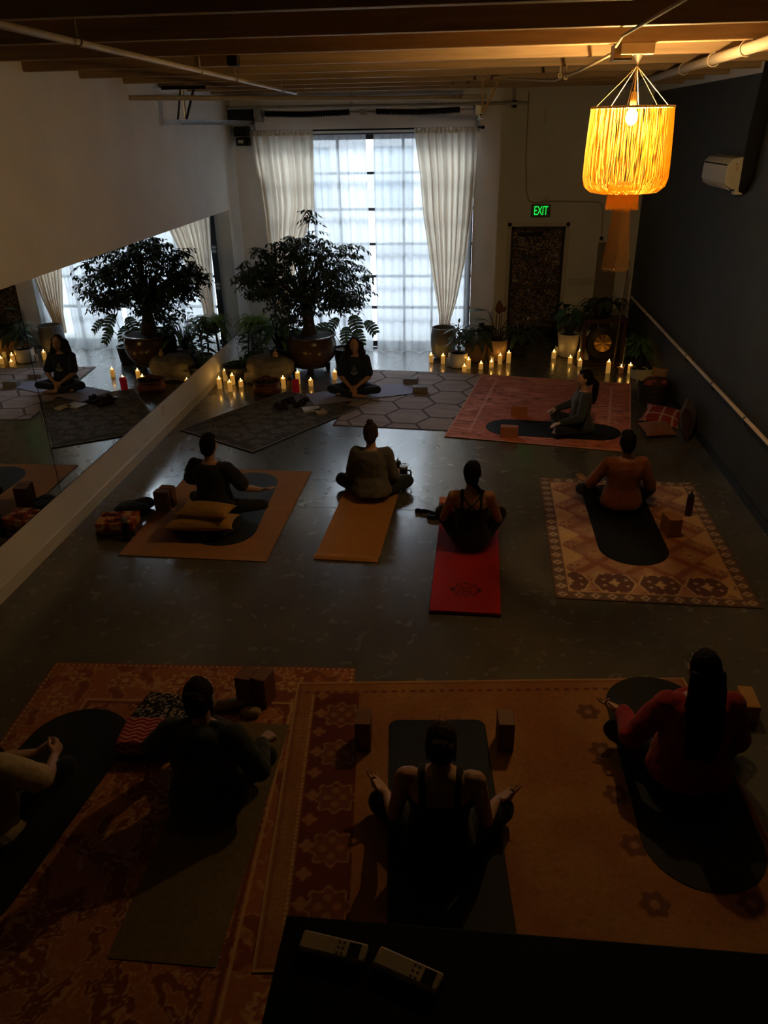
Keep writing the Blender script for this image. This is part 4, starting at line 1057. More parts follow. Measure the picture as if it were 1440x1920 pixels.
for c, r, n in lobes:
    for i in range(n):
        while True:
            q = Vector((rr.uniform(-1, 1), rr.uniform(-1, 1), rr.uniform(-1, 1)))
            if q.length < 1: break
        if q.length < .55 and rr.random() < .45: q = q.normalized() * rr.uniform(.6, 1)
        p = Vector((c[0] + q.x * r[0], c[1] + q.y * r[1], c[2] + q.z * r[2]))
        heads.append(p)
for h in heads[::9]:
    s = Vector((-.04 + rr.uniform(-.04, .04), rr.uniform(-.04, .04), 1.1)); m1 = s.lerp(h, .45) + Vector((0, 0, .16))
    tk.tube([s, m1, h], [.02, .012, .004], 5, caps=False)
for h in heads:
    for tw in range(2):
        a = rr.uniform(0, 6.28); L = rr.uniform(.12, .22); e = h + Vector((math.cos(a) * L, math.sin(a) * L, -rr.uniform(.02, .14)))
        fo.tube([h, h.lerp(e, .5) + Vector((0, 0, .025)), e], .0022, 3, caps=False)
        K = 6
        for k in range(K):
            f = (k + .5) / K; b = h.lerp(e, f) + Vector((0, 0, .02 * math.sin(PI * f)))
            a2 = a + (1 if k % 2 else -1) * rr.uniform(.5, 1.3)
            d = Vector((math.cos(a2), math.sin(a2), rr.uniform(-1.5, .15)))
            fo.leaf(b, d, (rr.uniform(-.5, .5), rr.uniform(-.5, .5), 1), rr.uniform(.06, .095), rr.uniform(.03, .042), .15, 4, .2)
tk.build('trunk', bark, t); fo.build('foliage', G1, t, smooth='all')

def stemmed(t, specs, sm, lm, n=8, droop=.25, sr=.006):
    """specs: (base, tip, leaf_dir, L, W)"""
    st = MB(); lf = MB()
    for b, tip, d, L, W in specs:
        b, tip = Vector(b), Vector(tip); mid = b.lerp(tip, .5) + Vector((0, 0, .12 * (tip - b).length))
        st.tube([b, mid, tip], [sr * 1.3, sr, sr * .7], 5)
        lf.leaf(tip, d, (0, 0, 1), L, W, droop, n, .12)
    st.build('stem', sm, t); lf.build('foliage', lm, t, smooth='all')
def bunch(rr, n, r0, z0, h, L, W, spread=.25, tilt=(.2, 1.0)):
    out = []
    for i in range(n):
        a = 2.4 * i + rr.uniform(-.4, .4); s = rr.uniform(.25, 1); hh = h * rr.uniform(.5, 1)
        tip = (spread * s * math.cos(a), spread * s * math.sin(a), z0 + hh)
        out.append(((r0 * .3 * math.cos(a), r0 * .3 * math.sin(a), z0), tip, (math.cos(a), math.sin(a), rr.uniform(*tilt) - .4), L * rr.uniform(.75, 1.1), W * rr.uniform(.8, 1.1)))
    return out
# --- fern on a dark stand beside the mirror
t = thing('potted_fern', 'bright green fern on a dark plant stand beside the mirror end', 'plant', (-3.62, 13.1, 0))
sd = MB()
for a in (.5, 2.1, 3.7, 5.3): sd.tube([(.1 * math.cos(a), .1 * math.sin(a), .58), (.12 * math.cos(a), .12 * math.sin(a), .3), (.16 * math.cos(a), .16 * math.sin(a), 0)], .012, 6)
sd.lathe([(.14, .56), (.15, .57), (.15, .59), (.02, .59)], n=24); sd.build('plant_stand', M['blackm'], t)
pot(t, [(.1, .59), (.14, .62), (.16, .75), (.165, .76), (.15, .76), (.14, .74), (.05, .73)], potk, .745, .14)
fr_ = MB(); rr = random.Random(5)
for i in range(95):
    a = rr.uniform(0, 6.28); L = rr.uniform(.24, .4); up = rr.uniform(.25, 1.0)
    path = []
    for k in range(9):
        f = k / 8; path.append(Vector((math.cos(a) * L * f, math.sin(a) * L * f, .75 + up * .42 * f - (.36 + .28 * (1 - up)) * f * f)))
    fr_.tube(path, .002, 3, caps=False)
    for k in range(1, 9):
        for s in (1, -1):
            for o_ in (0, .5):
                pp = path[k - 1].lerp(path[k], o_ + .25); d = (path[k] - path[k - 1]).normalized(); sd_ = d.cross(Vector((0, 0, 1))).normalized() * s
                fr_.leaf(pp, sd_ + d * .5 + Vector((0, 0, -.25)), (0, 0, 1), .06 * (1.1 - k / 11), .019, .25, 2)
for i, v in enumerate(fr_.V): fr_.V[i] = (max(v[0], -.365), v[1], max(v[2], .02))
fr_.build('foliage', G3, t, smooth='all')
# --- rubber plant
t = thing('rubber_plant', 'dark rubber plant with broad oval leaves behind the low bowl planter', 'plant', (-3.55, 12.72, 0)); rr = random.Random(8)
pot(t, [(.11, 0), (.14, .03), (.165, .25), (.17, .27), (.15, .27), (.14, .24), (.05, .23)], potk, .25, .14)
sp = []
for i in range(26):
    a = 2.4 * i; z = .34 + .014 * i; r = .06 + .05 * rr.random()
    sp.append(((0, 0, z - .04), (r * math.cos(a), r * math.sin(a), z), (math.cos(a), math.sin(a), rr.uniform(-.5, .5)), rr.uniform(.18, .25), rr.uniform(.085, .11)))
MB().tube([(0, 0, .24), (.01, 0, .5), (0, .01, .72)], [.015, .012, .008], 7).build('trunk', brs, t)
stemmed(t, sp, brs, G2, droop=.25)
# --- low bowl planter
t = thing('bowl_planter', 'low wide dark bowl of small spiky plants at the mirror wall', 'plant', (-3.68, 12.27, 0)); rr = random.Random(9)
MB().lathe([(.16, 0), (.22, .03), (.265, .13), (.27, .2), (.285, .21), (.285, .23), (.25, .23), (.24, .19), (.05, .18)], n=40).build('pot', potk, t)
MB().lathe([(.245, .18), (.24, .205), (.02, .22)], n=24).build('soil', M['soil'], t)
sp = []
for i in range(34):
    a = rr.uniform(0, 6.28); r = rr.uniform(0, .17); b = (r * math.cos(a), r * math.sin(a), .2)
    sp.append((b, (b[0] * 1.1, b[1] * 1.1, .23), (math.cos(a), math.sin(a), rr.uniform(.3, 1.8)), rr.uniform(.1, .2), .032))
sp.append(((0, .05, .2), (-.03, .05, .48), (-.1, 0, 1), .08, .02)); stemmed(t, sp, stm, G4, droop=.2, sr=.004)
# --- peace lilies
t = thing('peace_lily', 'leafy green plant with long leaves filling the gap between the fig pot and boulder', 'plant', (-3.15, 13.0, 0)); rr = random.Random(10)
pot(t, [(.13, 0), (.16, .02), (.19, .3), (.2, .32), (.175, .32), (.165, .28), (.05, .27)], potg, .29, .165)
stemmed(t, bunch(rr, 60, .1, .28, .55, .3, .085, .3), stm, G4, droop=.5)
t = thing('peace_lily', 'low leafy plant with a few white blooms on the floor before the door', 'plant', (.98, 13.85, 0)); rr = random.Random(12)
pot(t, [(.1, 0), (.13, .02), (.15, .2), (.155, .21), (.135, .21), (.13, .19), (.05, .18)], potk, .19, .13)
stemmed(t, bunch(rr, 44, .1, .18, .34, .26, .075, .26), stm, G5, droop=.6)
wf = MB()
for a, z in ((.3, .62), (2.2, .52), (4.0, .56)): 
    wf.tube([(0, 0, .2), (.1 * math.cos(a), .1 * math.sin(a), z)], .003, 4); wf.leaf((.1 * math.cos(a), .1 * math.sin(a), z), (math.cos(a), math.sin(a), 1.5), (0, 0, 1), .1, .05, .1, 5)
wf.build('blooms', mat('white_bloom', (.5, .5, .45), .6), t)
# --- monstera behind the teacher
def monstera(mb, base, d, up, L, W):
    base, d = Vector(base), Vector(d).normalized(); s = d.cross(Vector(up)).normalized(); nn = s.cross(d)
    P = lambda x, y: base + d * (L * y) + s * (W * x) - Vector((0, 0, 1)) * (.35 * L * y * y) - nn * (-.12 * W * abs(x))
    k = len(mb.V); mb.V += [tuple(P(-.05, -.1)), tuple(P(.05, -.1)), tuple(P(.06, .95)), tuple(P(-.06, .95))]; mb.F.append((k, k + 1, k + 2, k + 3))
    for sg in (1, -1):
        for i in range(6):
            y0 = -.12 + .17 * i; w = .5 * math.sin(PI * min(1, (y0 + .35) / 1.4)) ** .7
            ys = [(y0, y0 + .16), (y0 + .04, y0 + .2), (y0 + .1, y0 + .245), (y0 + .18, y0 + .26)]
            xs = [0, w * .45, w * .85, w * 1.05]
            k = len(mb.V)
            for x, (a, b) in zip(xs, ys): mb.V += [tuple(P(sg * x, a)), tuple(P(sg * x, b))]
            for q in range(3): mb.F.append((k + q * 2, k + q * 2 + 2, k + q * 2 + 3, k + q * 2 + 1))
t = thing('monstera', 'monstera in a dark pot behind the seated teacher', 'plant', (-2.05, 13.15, 0))
pot(t, [(.14, 0), (.17, .02), (.2, .28), (.21, .3), (.185, .3), (.175, .26), (.05, .25)], potk, .27, .175)
st = MB(); lf = MB()
for tip, d, L in (((.16, -.02, .84), (.3, -.5, -.5), .27), ((-.1, -.05, .80), (-.5, -.45, -.45), .23), ((.02, .08, .62), (.1, -.6, -.6), .24), ((.38, .0, .74), (.75, -.4, -.5), .24), ((-.3, .05, .68), (-.8, -.4, -.35), .28), ((.2, -.1, .6), (.5, -.5, -.6), .24)):
    st.tube([(0, 0, .27), Vector(tip) * .55 + Vector((0, 0, .14)), tip], [.008, .006, .004], 5); monstera(lf, tip, d, (0, -.5, .85), L, L * .95)
st.build('stem', stm, t); lf.build('foliage', leafm('monstera_leaf', (.09, .15, .09)), t)
# --- right of the window
t = thing('rubber_plant', 'small rubber plant in a low white pot beside the drape', 'plant', (-.1, 13.12, 0)); rr = random.Random(14)
pot(t, [(.13, 0), (.155, .015), (.165, .06), (.165, .235), (.16, .245), (.148, .245), (.145, .21), (.05, .2)], potw, .215, .146)
sp = []
for i in range(30):
    a = 2.4 * i; z = .34 + .012 * i; r = .05 + .05 * rr.random()
    sp.append(((0, 0, z - .05), (r * math.cos(a), r * math.sin(a), z), (math.cos(a), math.sin(a), rr.uniform(-.6, .4)), rr.uniform(.15, .22), rr.uniform(.06, .08)))
sp.append(((0, 0, .6), (-.06, 0, .72), (-1, .1, .1), .16, .06)); sp.append(((0, 0, .6), (-.0, 0, .74), (.1, .1, 1), .12, .05))
MB().tube([(0, 0, .21), (.01, 0, .5), (-.01, 0, .72)], [.013, .011, .007], 7).build('trunk', brs, t)
stemmed(t, sp, brs, G2, droop=.35)
t = thing('planter', 'tall ribbed grey planter swallowing the bottom of the right drape', 'planter', (-.37, 13.68, 0))
mb = MB().lathe([(.13, 0), (.19, .05), (.225, .25), (.22, .42), (.2, .52), (.205, .54), (.18, .54), (.17, .46), (.02, .45)], n=48)
mb.build('body', potg, t)
t = thing('planter', 'shorter brown planter between the low white pot and the tan pot', 'planter', (.2, 13.5, 0))
MB().lathe([(.14, 0), (.17, .02), (.19, .25), (.195, .33), (.18, .33), (.17, .29), (.02, .28)], n=36).build('body', mat('brown_stone', (.14, .085, .06), .7, .25, 10, .2), t)
t2 = thing('calathea', 'dark broad-leaved plant drooping over the brown planter', 'plant', (.22, 13.5, .29)); rr = random.Random(15)
stemmed(t2, bunch(rr, 34, .1, .0, .34, .3, .14, .22, (-.2, .6)), stm, leafm('calathea_leaf', (.08, .11, .08)), droop=.6)
t = thing('philodendron', 'tall philodendron with a large leaf and brown new leaf in a tan pot', 'plant', (.56, 13.55, 0))
pot(t, [(.13, 0), (.16, .015), (.185, .33), (.185, .37), (.165, .37), (.16, .33), (.05, .32)], pott, .34, .162)
sp = [((0, 0, .34), (-.17, -.05, .86), (-1, -.25, .22), .38, .2), ((.02, 0, .34), (-.13, -.05, .68), (-1, -.2, .4), .3, .12), ((0, .03, .34), (-.26, -.05, .56), (-1, 0, .6), .22, .09), ((.02, .02, .34), (.2, 0, .78), (1, -.3, .25), .36, .12), ((.03, -.02, .34), (.17, -.05, .55), (1, -.4, .1), .3, .12), ((-.03, -.03, .34), (-.1, -.12, .5), (-.8, -.6, .0), .26, .1), ((.05, .02, .34), (.26, .02, .62), (1, -.2, .5), .3, .12), ((.03, .05, .34), (.12, .08, .5), (.6, -.2, .6), .25, .1)]
stemmed(t, sp, brs, G5, droop=.22, sr=.008)
mb = MB()
for x in (-.02, .02, .05): mb.tube([(x, 0, .34), (x * 1.3, -.01, .8)], .008, 6)
mb.build('stake', brs, t)
MB().leaf((.02, -.03, .8), (-.05, -.2, 1), (0, -1, .2), .26, .14, .0, 7, .25).leaf((.06, -.02, .84), (.5, -.2, .8), (0, -1, .2), .13, .08, .1, 5).build('new_leaf', leafm('bronze_leaf', (.13, .055, .03)), t, smooth='all')
t = thing('potted_plant', 'bushy green plant in a tall white pot right of the door', 'plant', (1.82, 13.85, 0)); rr = random.Random(17)
pot(t, [(.12, 0), (.14, .012), (.19, .36), (.195, .41), (.178, .41), (.165, .36), (.05, .35)], potw, .37, .168)
stemmed(t, bunch(rr, 46, .12, .36, .55, .2, .13, .28, (-.3, .9)), stm, leafm('fiddle_leaf', (.06, .15, .075)), droop=.45)
# --- gong, stand, shelf with plant, bamboo pole
gd = mat('dark_gong_rim', (.05, .038, .03), .45, .25, 8, metal=.5); gg = mat('polished_brass', (.62, .36, .13), .3, .2, 6, metal=.9, stretch=(1, 1, 1)); wd = mat('dark_stand_wood', (.07, .03, .018), .45, .25, 6)
t = thing('gong', 'round gong with bright brass centre on a dark wooden stand', 'gong', (2.33, 13.36, 0), R_(6))
gb = MB().lathe([(.005, .012), (.14, .008), (.15, 0), (.265, -.008), (.285, -.05), (.275, -.05), (.255, -.02), (.005, -.006)], n=72, rot=(PI / 2 - .1, 0, 0), c=(0, 0, .36))
gb.build('gong_disc', gd, t)
cb = MB(); n = 72
for i in range(n):
    a, b = 2 * PI * i / n, 2 * PI * (i + 1) / n; h = .012 + .0035 * math.sin(a * 9); h2 = .012 + .0035 * math.sin(b * 9)
    cb.add([(0, 0, .016), (.145 * math.cos(a), .145 * math.sin(a), h), (.145 * math.cos(b), .145 * math.sin(b), h2)], [(0, 1, 2)])
c_ = cb.build('brass_centre', gg, t, smooth='all'); c_.rotation_euler = (PI / 2 - .1, 0, 0); c_.location = (0, 0, .36)
MB().bb(-.36, -.3, -.06, .06, .05, .7).build('post', wd, t, bevel=.006); MB().bb(.3, .36, -.06, .06, .05, .7).build('post', wd, t, bevel=.006)
MB().bb(-.42, .42, -.1, .1, 0, .05).bb(-.36, .36, -.03, .03, .7, .76).build('frame', wd, t, bevel=.006)
MB().tube([(-.1, -.02, .62), (-.12, 0, .7)], .004, 5).tube([(.1, -.02, .62), (.12, 0, .7)], .004, 5).build('cord', M['cord'], t)
tag(MB().bb(2.0, 2.16, 13.56, 13.7, 0, .5).build('storage_box', M['trim'], None, bevel=.01), 'white box half hidden behind the left side of the gong', 'box')
t = thing('plant_table', 'dark small table behind the gong carrying a leafy plant', 'table', (2.45, 14.25, 0))
MB().bb(-.4, .4, -.2, .2, .56, .6).build('tabletop', wd, t, bevel=.005)
for x in (-.36, .36):
    for y in (-.16, .16): MB().bb(x - .02, x + .02, y - .02, y + .02, 0, .56).build('leg', wd, t, smooth=False)
t = thing('potted_plant', 'spreading variegated plant on the small table behind the gong', 'plant', (2.42, 14.25, .6)); rr = random.Random(19)
pot(t, [(.1, 0), (.13, .02), (.15, .14), (.155, .15), (.14, .15), (.13, .13), (.05, .12)], potk, .135, .13)
stemmed(t, bunch(rr, 40, .1, .12, .24, .24, .1, .32, (-.2, .5)), stm, leafm('variegated_leaf', (.085, .10, .06)), droop=.5)
tag(MB().tube([(2.48, 13.05, .0), (2.53, 13.12, .9), (2.58, 13.2, 1.72)], [.014, .013, .012], 8).tube([(2.53, 13.12, .98), (2.7, 13.2, 1.06)], .008, 6).tube([(2.5, 13.08, .3), (2.512, 13.09, .33)], .017, 8).build('wooden_staff', mat('bamboo', (.16, .10, .055), .5, .25, 5), None), 'thin upright wooden staff with a side branch in front of the gong', 'staff')
tag(MB().tube([(2.6, 12.9, .0), (2.63, 12.95, .55)], .006, 6).build('incense_stick', mat('pale_stick', (.5, .4, .3), .6), None), 'thin pale stick rising behind the flower candle', 'stick')
t = thing('potted_plant', 'dark bushy plant in a small white pot against the dark wall', 'plant', (2.8, 12.55, 0)); rr = random.Random(21)
pot(t, [(.1, 0), (.12, .01), (.135, .15), (.14, .16), (.125, .16), (.12, .14), (.05, .13)], potw, .145, .122)
sp_ = [(b, (x[0] * .8, x[1], x[2]), d, L, W) for b, x, d, L, W in bunch(rr, 75, .1, .14, .55, .17, .06, .26, (-.4, .8))]
stemmed(t, [s for s in sp_ if s[1][0] + 2.8 + .12 < 3.0], stm, G4, droop=.5)
# --- boulder with seated figurine, terracotta bowl
mb = MB().ell((0, 0, .2), (.36, .3, .24)).ell((-.12, .0, .26), (.24, .26, .2)).ell((.18, .05, .2), (.24, .25, .22)).box((0, 0, .1), (.6, .5, .2))
me = remesh(mb, .016, 2, .045, 3.6, seed=2)
zz = min(v.co.z for v in me.vertices)
for v in me.vertices: v.co.z = max(0, (v.co.z - zz - .02) * .84); v.co.x *= 1.06
tag(place('boulder', me, mat('grey_boulder', (.2, .185, .165), .85, .3, 6, .5, 25), None, smooth='all', loc=(-3.2, 12.22, 0)), 'large rough boulder between the bowl planter and the fig pot', 'boulder')
zt = max(v.co.z for v in me.vertices if abs(v.co.x - .16) < .05 and abs(v.co.y + .06) < .05)
mb = MB().ell((0, 0, .018), (.05, .035, .02)).ell((0, 0, .055), (.026, .02, .035)).ell((0, 0, .105), (.016, .017, .02)).ell((0, 0, .125), (.007, .007, .008)).cap((.024, 0, .075), (.034, -.012, .04), .009, .008).cap((-.024, 0, .075), (-.034, -.012, .04), .009, .008).cap((.034, -.012, .04), (0, -.03, .032), .008, .007).cap((-.034, -.012, .04), (0, -.03, .032), .008, .007)
me = remesh(mb, .004, 2); zz = min(v.co.z for v in me.vertices)
for v in me.vertices: v.co.z -= zz
tag(place('figurine', me, mat('pink_stone', (.5, .33, .27), .6), None, smooth='all', loc=(-3.04, 12.16, zt)), 'small pinkish seated figurine on the boulder', 'figurine')
t = thing('terracotta_bowl', 'squat terracotta bowl with a looped handle in front of the boulder', 'bowl', (-3.06, 11.52, 0))
MB().lathe([(.15, 0), (.2, .015), (.225, .07), (.205, .12), (.185, .15), (.205, .175), (.225, .18), (.22, .19), (.19, .185), (.165, .15), (.19, .07), (.02, .05)], n=44).build('bowl', mat('terracotta', (.17, .05, .03), .6, .25, 10), t)
mb = MB()
rr = random.Random(23)
for i in range(22):
    a = rr.uniform(0, 6.28); r = rr.uniform(0, .13); b = rr.uniform(0, 6.28)
    mb.tube([(r * math.cos(a), r * math.sin(a), .15), (r * math.cos(a) + .06 * math.cos(b), r * math.sin(a) + .05 * math.sin(b), .18 + rr.uniform(0, .02))], .011, 6)
mb.lathe([(.17, .1), (.17, .15), (.02, .155)], n=24).build('kindling', mat('dark_kindling', (.05, .028, .02), .8, .4, 40), t)
MB().tube([(.09 * math.cos(a), .02 * math.sin(a), .19 + .07 * math.sin(a)) for a in np.linspace(0, PI, 12)], .009, 7).build('handle', brs, t)
# --- basket with blankets, floor cushions by the dark wall
t = thing('basket', 'dark woven basket with looped handle against the dark wall', 'basket', (2.79, 11.35, 0))
mb = MB(); n = 44; H = .3
for j in range(10):
    z = .015 + j * H / 10; R = .2 + .03 * j / 10
    mb.tube([((R + .004 * (-1) ** (k + j)) * math.cos(2 * PI * k / n), (R + .004 * (-1) ** (k + j)) * math.sin(2 * PI * k / n), z) for k in range(n + 1)], .0165, 6, caps=False)
mb.lathe([(.19, 0), (.215, .29), (.2, .29), (.18, .01), (.01, .01)], n=36)
mb.build('body', mat('dark_wicker', (.028, .015, .012), .6, .3, 30), t)
MB().tube([(-.19 + .0 * a, .02, .3) if i == 0 else (-.2 * math.cos(a), -.08 - .02 * math.sin(a), .3 + .1 * math.sin(a)) for i, a in enumerate(np.linspace(.05, PI - .05, 16))], .011, 7).build('handle', wd, t)
mb = MB().ell((-.02, -.03, .27), (.17, .15, .08)).ell((.05, -.06, .3), (.12, .1, .07)).ell((-.04, .05, .3), (.12, .1, .06))
me = remesh(mb, .009, 2, .012, 12, seed=3); o = place('woven_throw', me, pm, None, smooth='all', loc=(2.79, 11.35, 0)); attr_pat(o, lambda co: np.where((fbm(co[:, 0] * 22, co[:, 1] * 22 + co[:, 2] * 9, 6) > .52)[:, None], np.array([[.36, .10, .05]]), np.array([[.10, .03, .025]]))); tag(o, 'rust patterned throw stuffed in the dark basket', 'blanket')
o = pillow(None, .26, .2, .07).build('cushion', cloth('cream_canvas', (.5, .45, .3)), None, smooth='all', loc=(2.66, 11.52, .33)); o.rotation_euler = (R_(62), 0, R_(4)); tag(o, 'cream cushion standing in the back of the dark basket', 'cushion')
o = pillow(None, .24, .2, .08).build('cushion', mat('tan_cover', (.35, .18, .07), .8), None, smooth='all', loc=(2.9, 11.58, .34)); o.rotation_euler = (R_(70), 0, R_(-28)); tag(o, 'dark tan cushion in the back of the basket next to the cream one', 'cushion')
def kil(co):
    x, y = co[:, 0], co[:, 1]; c = np.tile(np.array([[.30, .045, .055]]), (len(co), 1))
    for a, b, k in ((-.2, .012, 0), (.0, .012, 0), (.16, .012, 0), (-.08, .008, 1), (.12, .008, 1)):
        q = (x if k == 0 else y); c[np.abs(q - a) < b] = (.55, .42, .4)
    g = ((np.abs((x / .06) % 1 - .5) + np.abs((y / .06) % 1 - .5)) < .25) & (x < -.03); c[g] = (.13, .02, .03)
    g = np.abs(x) > .245; c[g] = (.5, .38, .34); return c
o = pillow(None, .54, .46, .17).build('cushion', pm, None, smooth='all', loc=(2.74, 10.5, .0)); o.rotation_euler = (R_(14), R_(4), R_(-24)); attr_pat(o, kil); tag(o, 'red and cream striped cushion lying by the dark wall', 'cushion')
o = pillow(None, .42, .4, .15).build('cushion', cloth('terracotta_velvet', (.26, .1, .05)), None, smooth='all', loc=(2.74, 10.12, .0)); o.rotation_euler = (R_(6), 0, R_(10)); o.location.x = 2.56; o.location.y = 9.98; tag(o, 'rust cushion lying on the floor in front of the striped one', 'cushion')
o = pillow(None, .5, .46, .2).build('cushion', cloth('dark_wine_velvet', (.045, .012, .014)), None, smooth='all', loc=(2.83, 9.98, .21)); o.rotation_euler = (R_(78), 0, R_(72)); tag(o, 'dark wine cushion propped upright against the dark wall', 'cushion')
# ================================================================== PEOPLE
def ik(S, W, L1, L2, pole):
    S, W = Vector(S), Vector(W); d = W - S; D = min(d.length, (L1 + L2) * .999); d.normalize()
    W = S + d * D
    a = (L1 * L1 - L2 * L2 + D * D) / (2 * D); h = math.sqrt(max(0, L1 * L1 - a * a))
    p = Vector(pole); p = (p - p.dot(d) * d).normalized()
    return S + d * a + p * h, W
def loft(mb, rings, n=22):
    vs = []; fs = []
    for (x, y, z, rx, ry) in rings:
        for k in range(n):
            a = 2 * PI * k / n; c, s = math.cos(a), math.sin(a)
            vs.append((x + rx * math.copysign(abs(c) ** .85, c), y + ry * math.copysign(abs(s) ** .85, s), z))
    m = len(rings)
    for i in range(m - 1):
        for k in range(n): fs.append((i * n + k, i * n + (k + 1) % n, (i + 1) * n + (k + 1) % n, (i + 1) * n + k))
    fs += [tuple(range(n - 1, -1, -1)), tuple((m - 1) * n + k for k in range(n))]
    return mb.add(vs, fs)
def hand(mb, W, d, n, sgn, kind):
    W = Vector(W); d = Vector(d).normalized(); n = Vector(n); n = (n - n.dot(d) * d).normalized()
    t = d.cross(n) * sgn
    curl = {'rest': (.18, .3, .25), 'open': (.05, .12, .1), 'fist': (1.2, 1.5, 1.0), 'clasp': (.55, .6, .4), 'mudra': (.12, .2, .15)}[kind]
    offs = (.031, .0105, -.0105, -.030); lens = (.072, .08, .075, .058); fan = (.12, .03, -.06, -.17) if kind in ('open', 'mudra') else (.05, .01, -.03, -.08)
    for i in range(4):
        K = W + d * (.088 - .006 * abs(i - 1)) + t * offs[i]
        mb.cap(W + t * offs[i] * .55 + d * .012, K, .0155, .0125, 8)
        a = 0; p = K; dd = (d + t * fan[i]).normalized()
        cu = (.75, 1.0, .6) if (kind == 'mudra' and i == 0) else curl
        for q, (f, c) in enumerate(zip((.44, .31, .25), cu)):
            a += c; dr = dd * math.cos(a) + n * math.sin(a); e = p + dr * lens[i] * f
            mb.cap(p, e, .0098 - .0008 * q, .0092 - .0008 * q, 8); p = e
    mb.ell(W + d * .03 + t * .02 + n * .006, (.02, .02, .018), 10)
    p = W + d * .022 + t * .024 + n * .004
    td = (d * .62 + t * .75 + n * (.45 if kind in ('mudra', 'fist', 'clasp') else .2)).normalized()
    e = p + td * .042; mb.cap(p, e, .0135, .011, 8)
    td = (d * .85 + t * (.05 if kind in ('mudra', 'fist') else .35) + n * (.5 if kind in ('mudra', 'fist') else .15)).normalized()
    f = e + td * .028; mb.cap(e, f, .0105, .0095, 8)
    f2 = f + td * .018; mb.cap(f, f2, .0093, .0075, 8)
def foot(mb, A, d, r=.03):
    A = Vector(A); d = Vector(d).normalized(); s = Vector((-d.y, d.x, 0))
    mb.cap(A - d * .035, A + d * .06, r, r * .95, 10)
    mb.cap(A + d * .05 + s * .012, A + d * .145 + s * .012, r * .9, r * .62, 10); mb.cap(A + d * .05 - s * .014, A + d * .13 - s * .02, r * .8, r * .55, 10)
    for i in range(5): mb.cap(A + d * (.13 - .006 * i) + s * (.022 - .013 * i), A + d * (.165 - .011 * i) + s * (.024 - .0145 * i), .0125 - .001 * i, .010 - .0008 * i, 7)
def drop(me, z0):
    for v in me.vertices:
        if v.co.z < z0: v.co.z = z0 + (v.co.z - z0) * .05

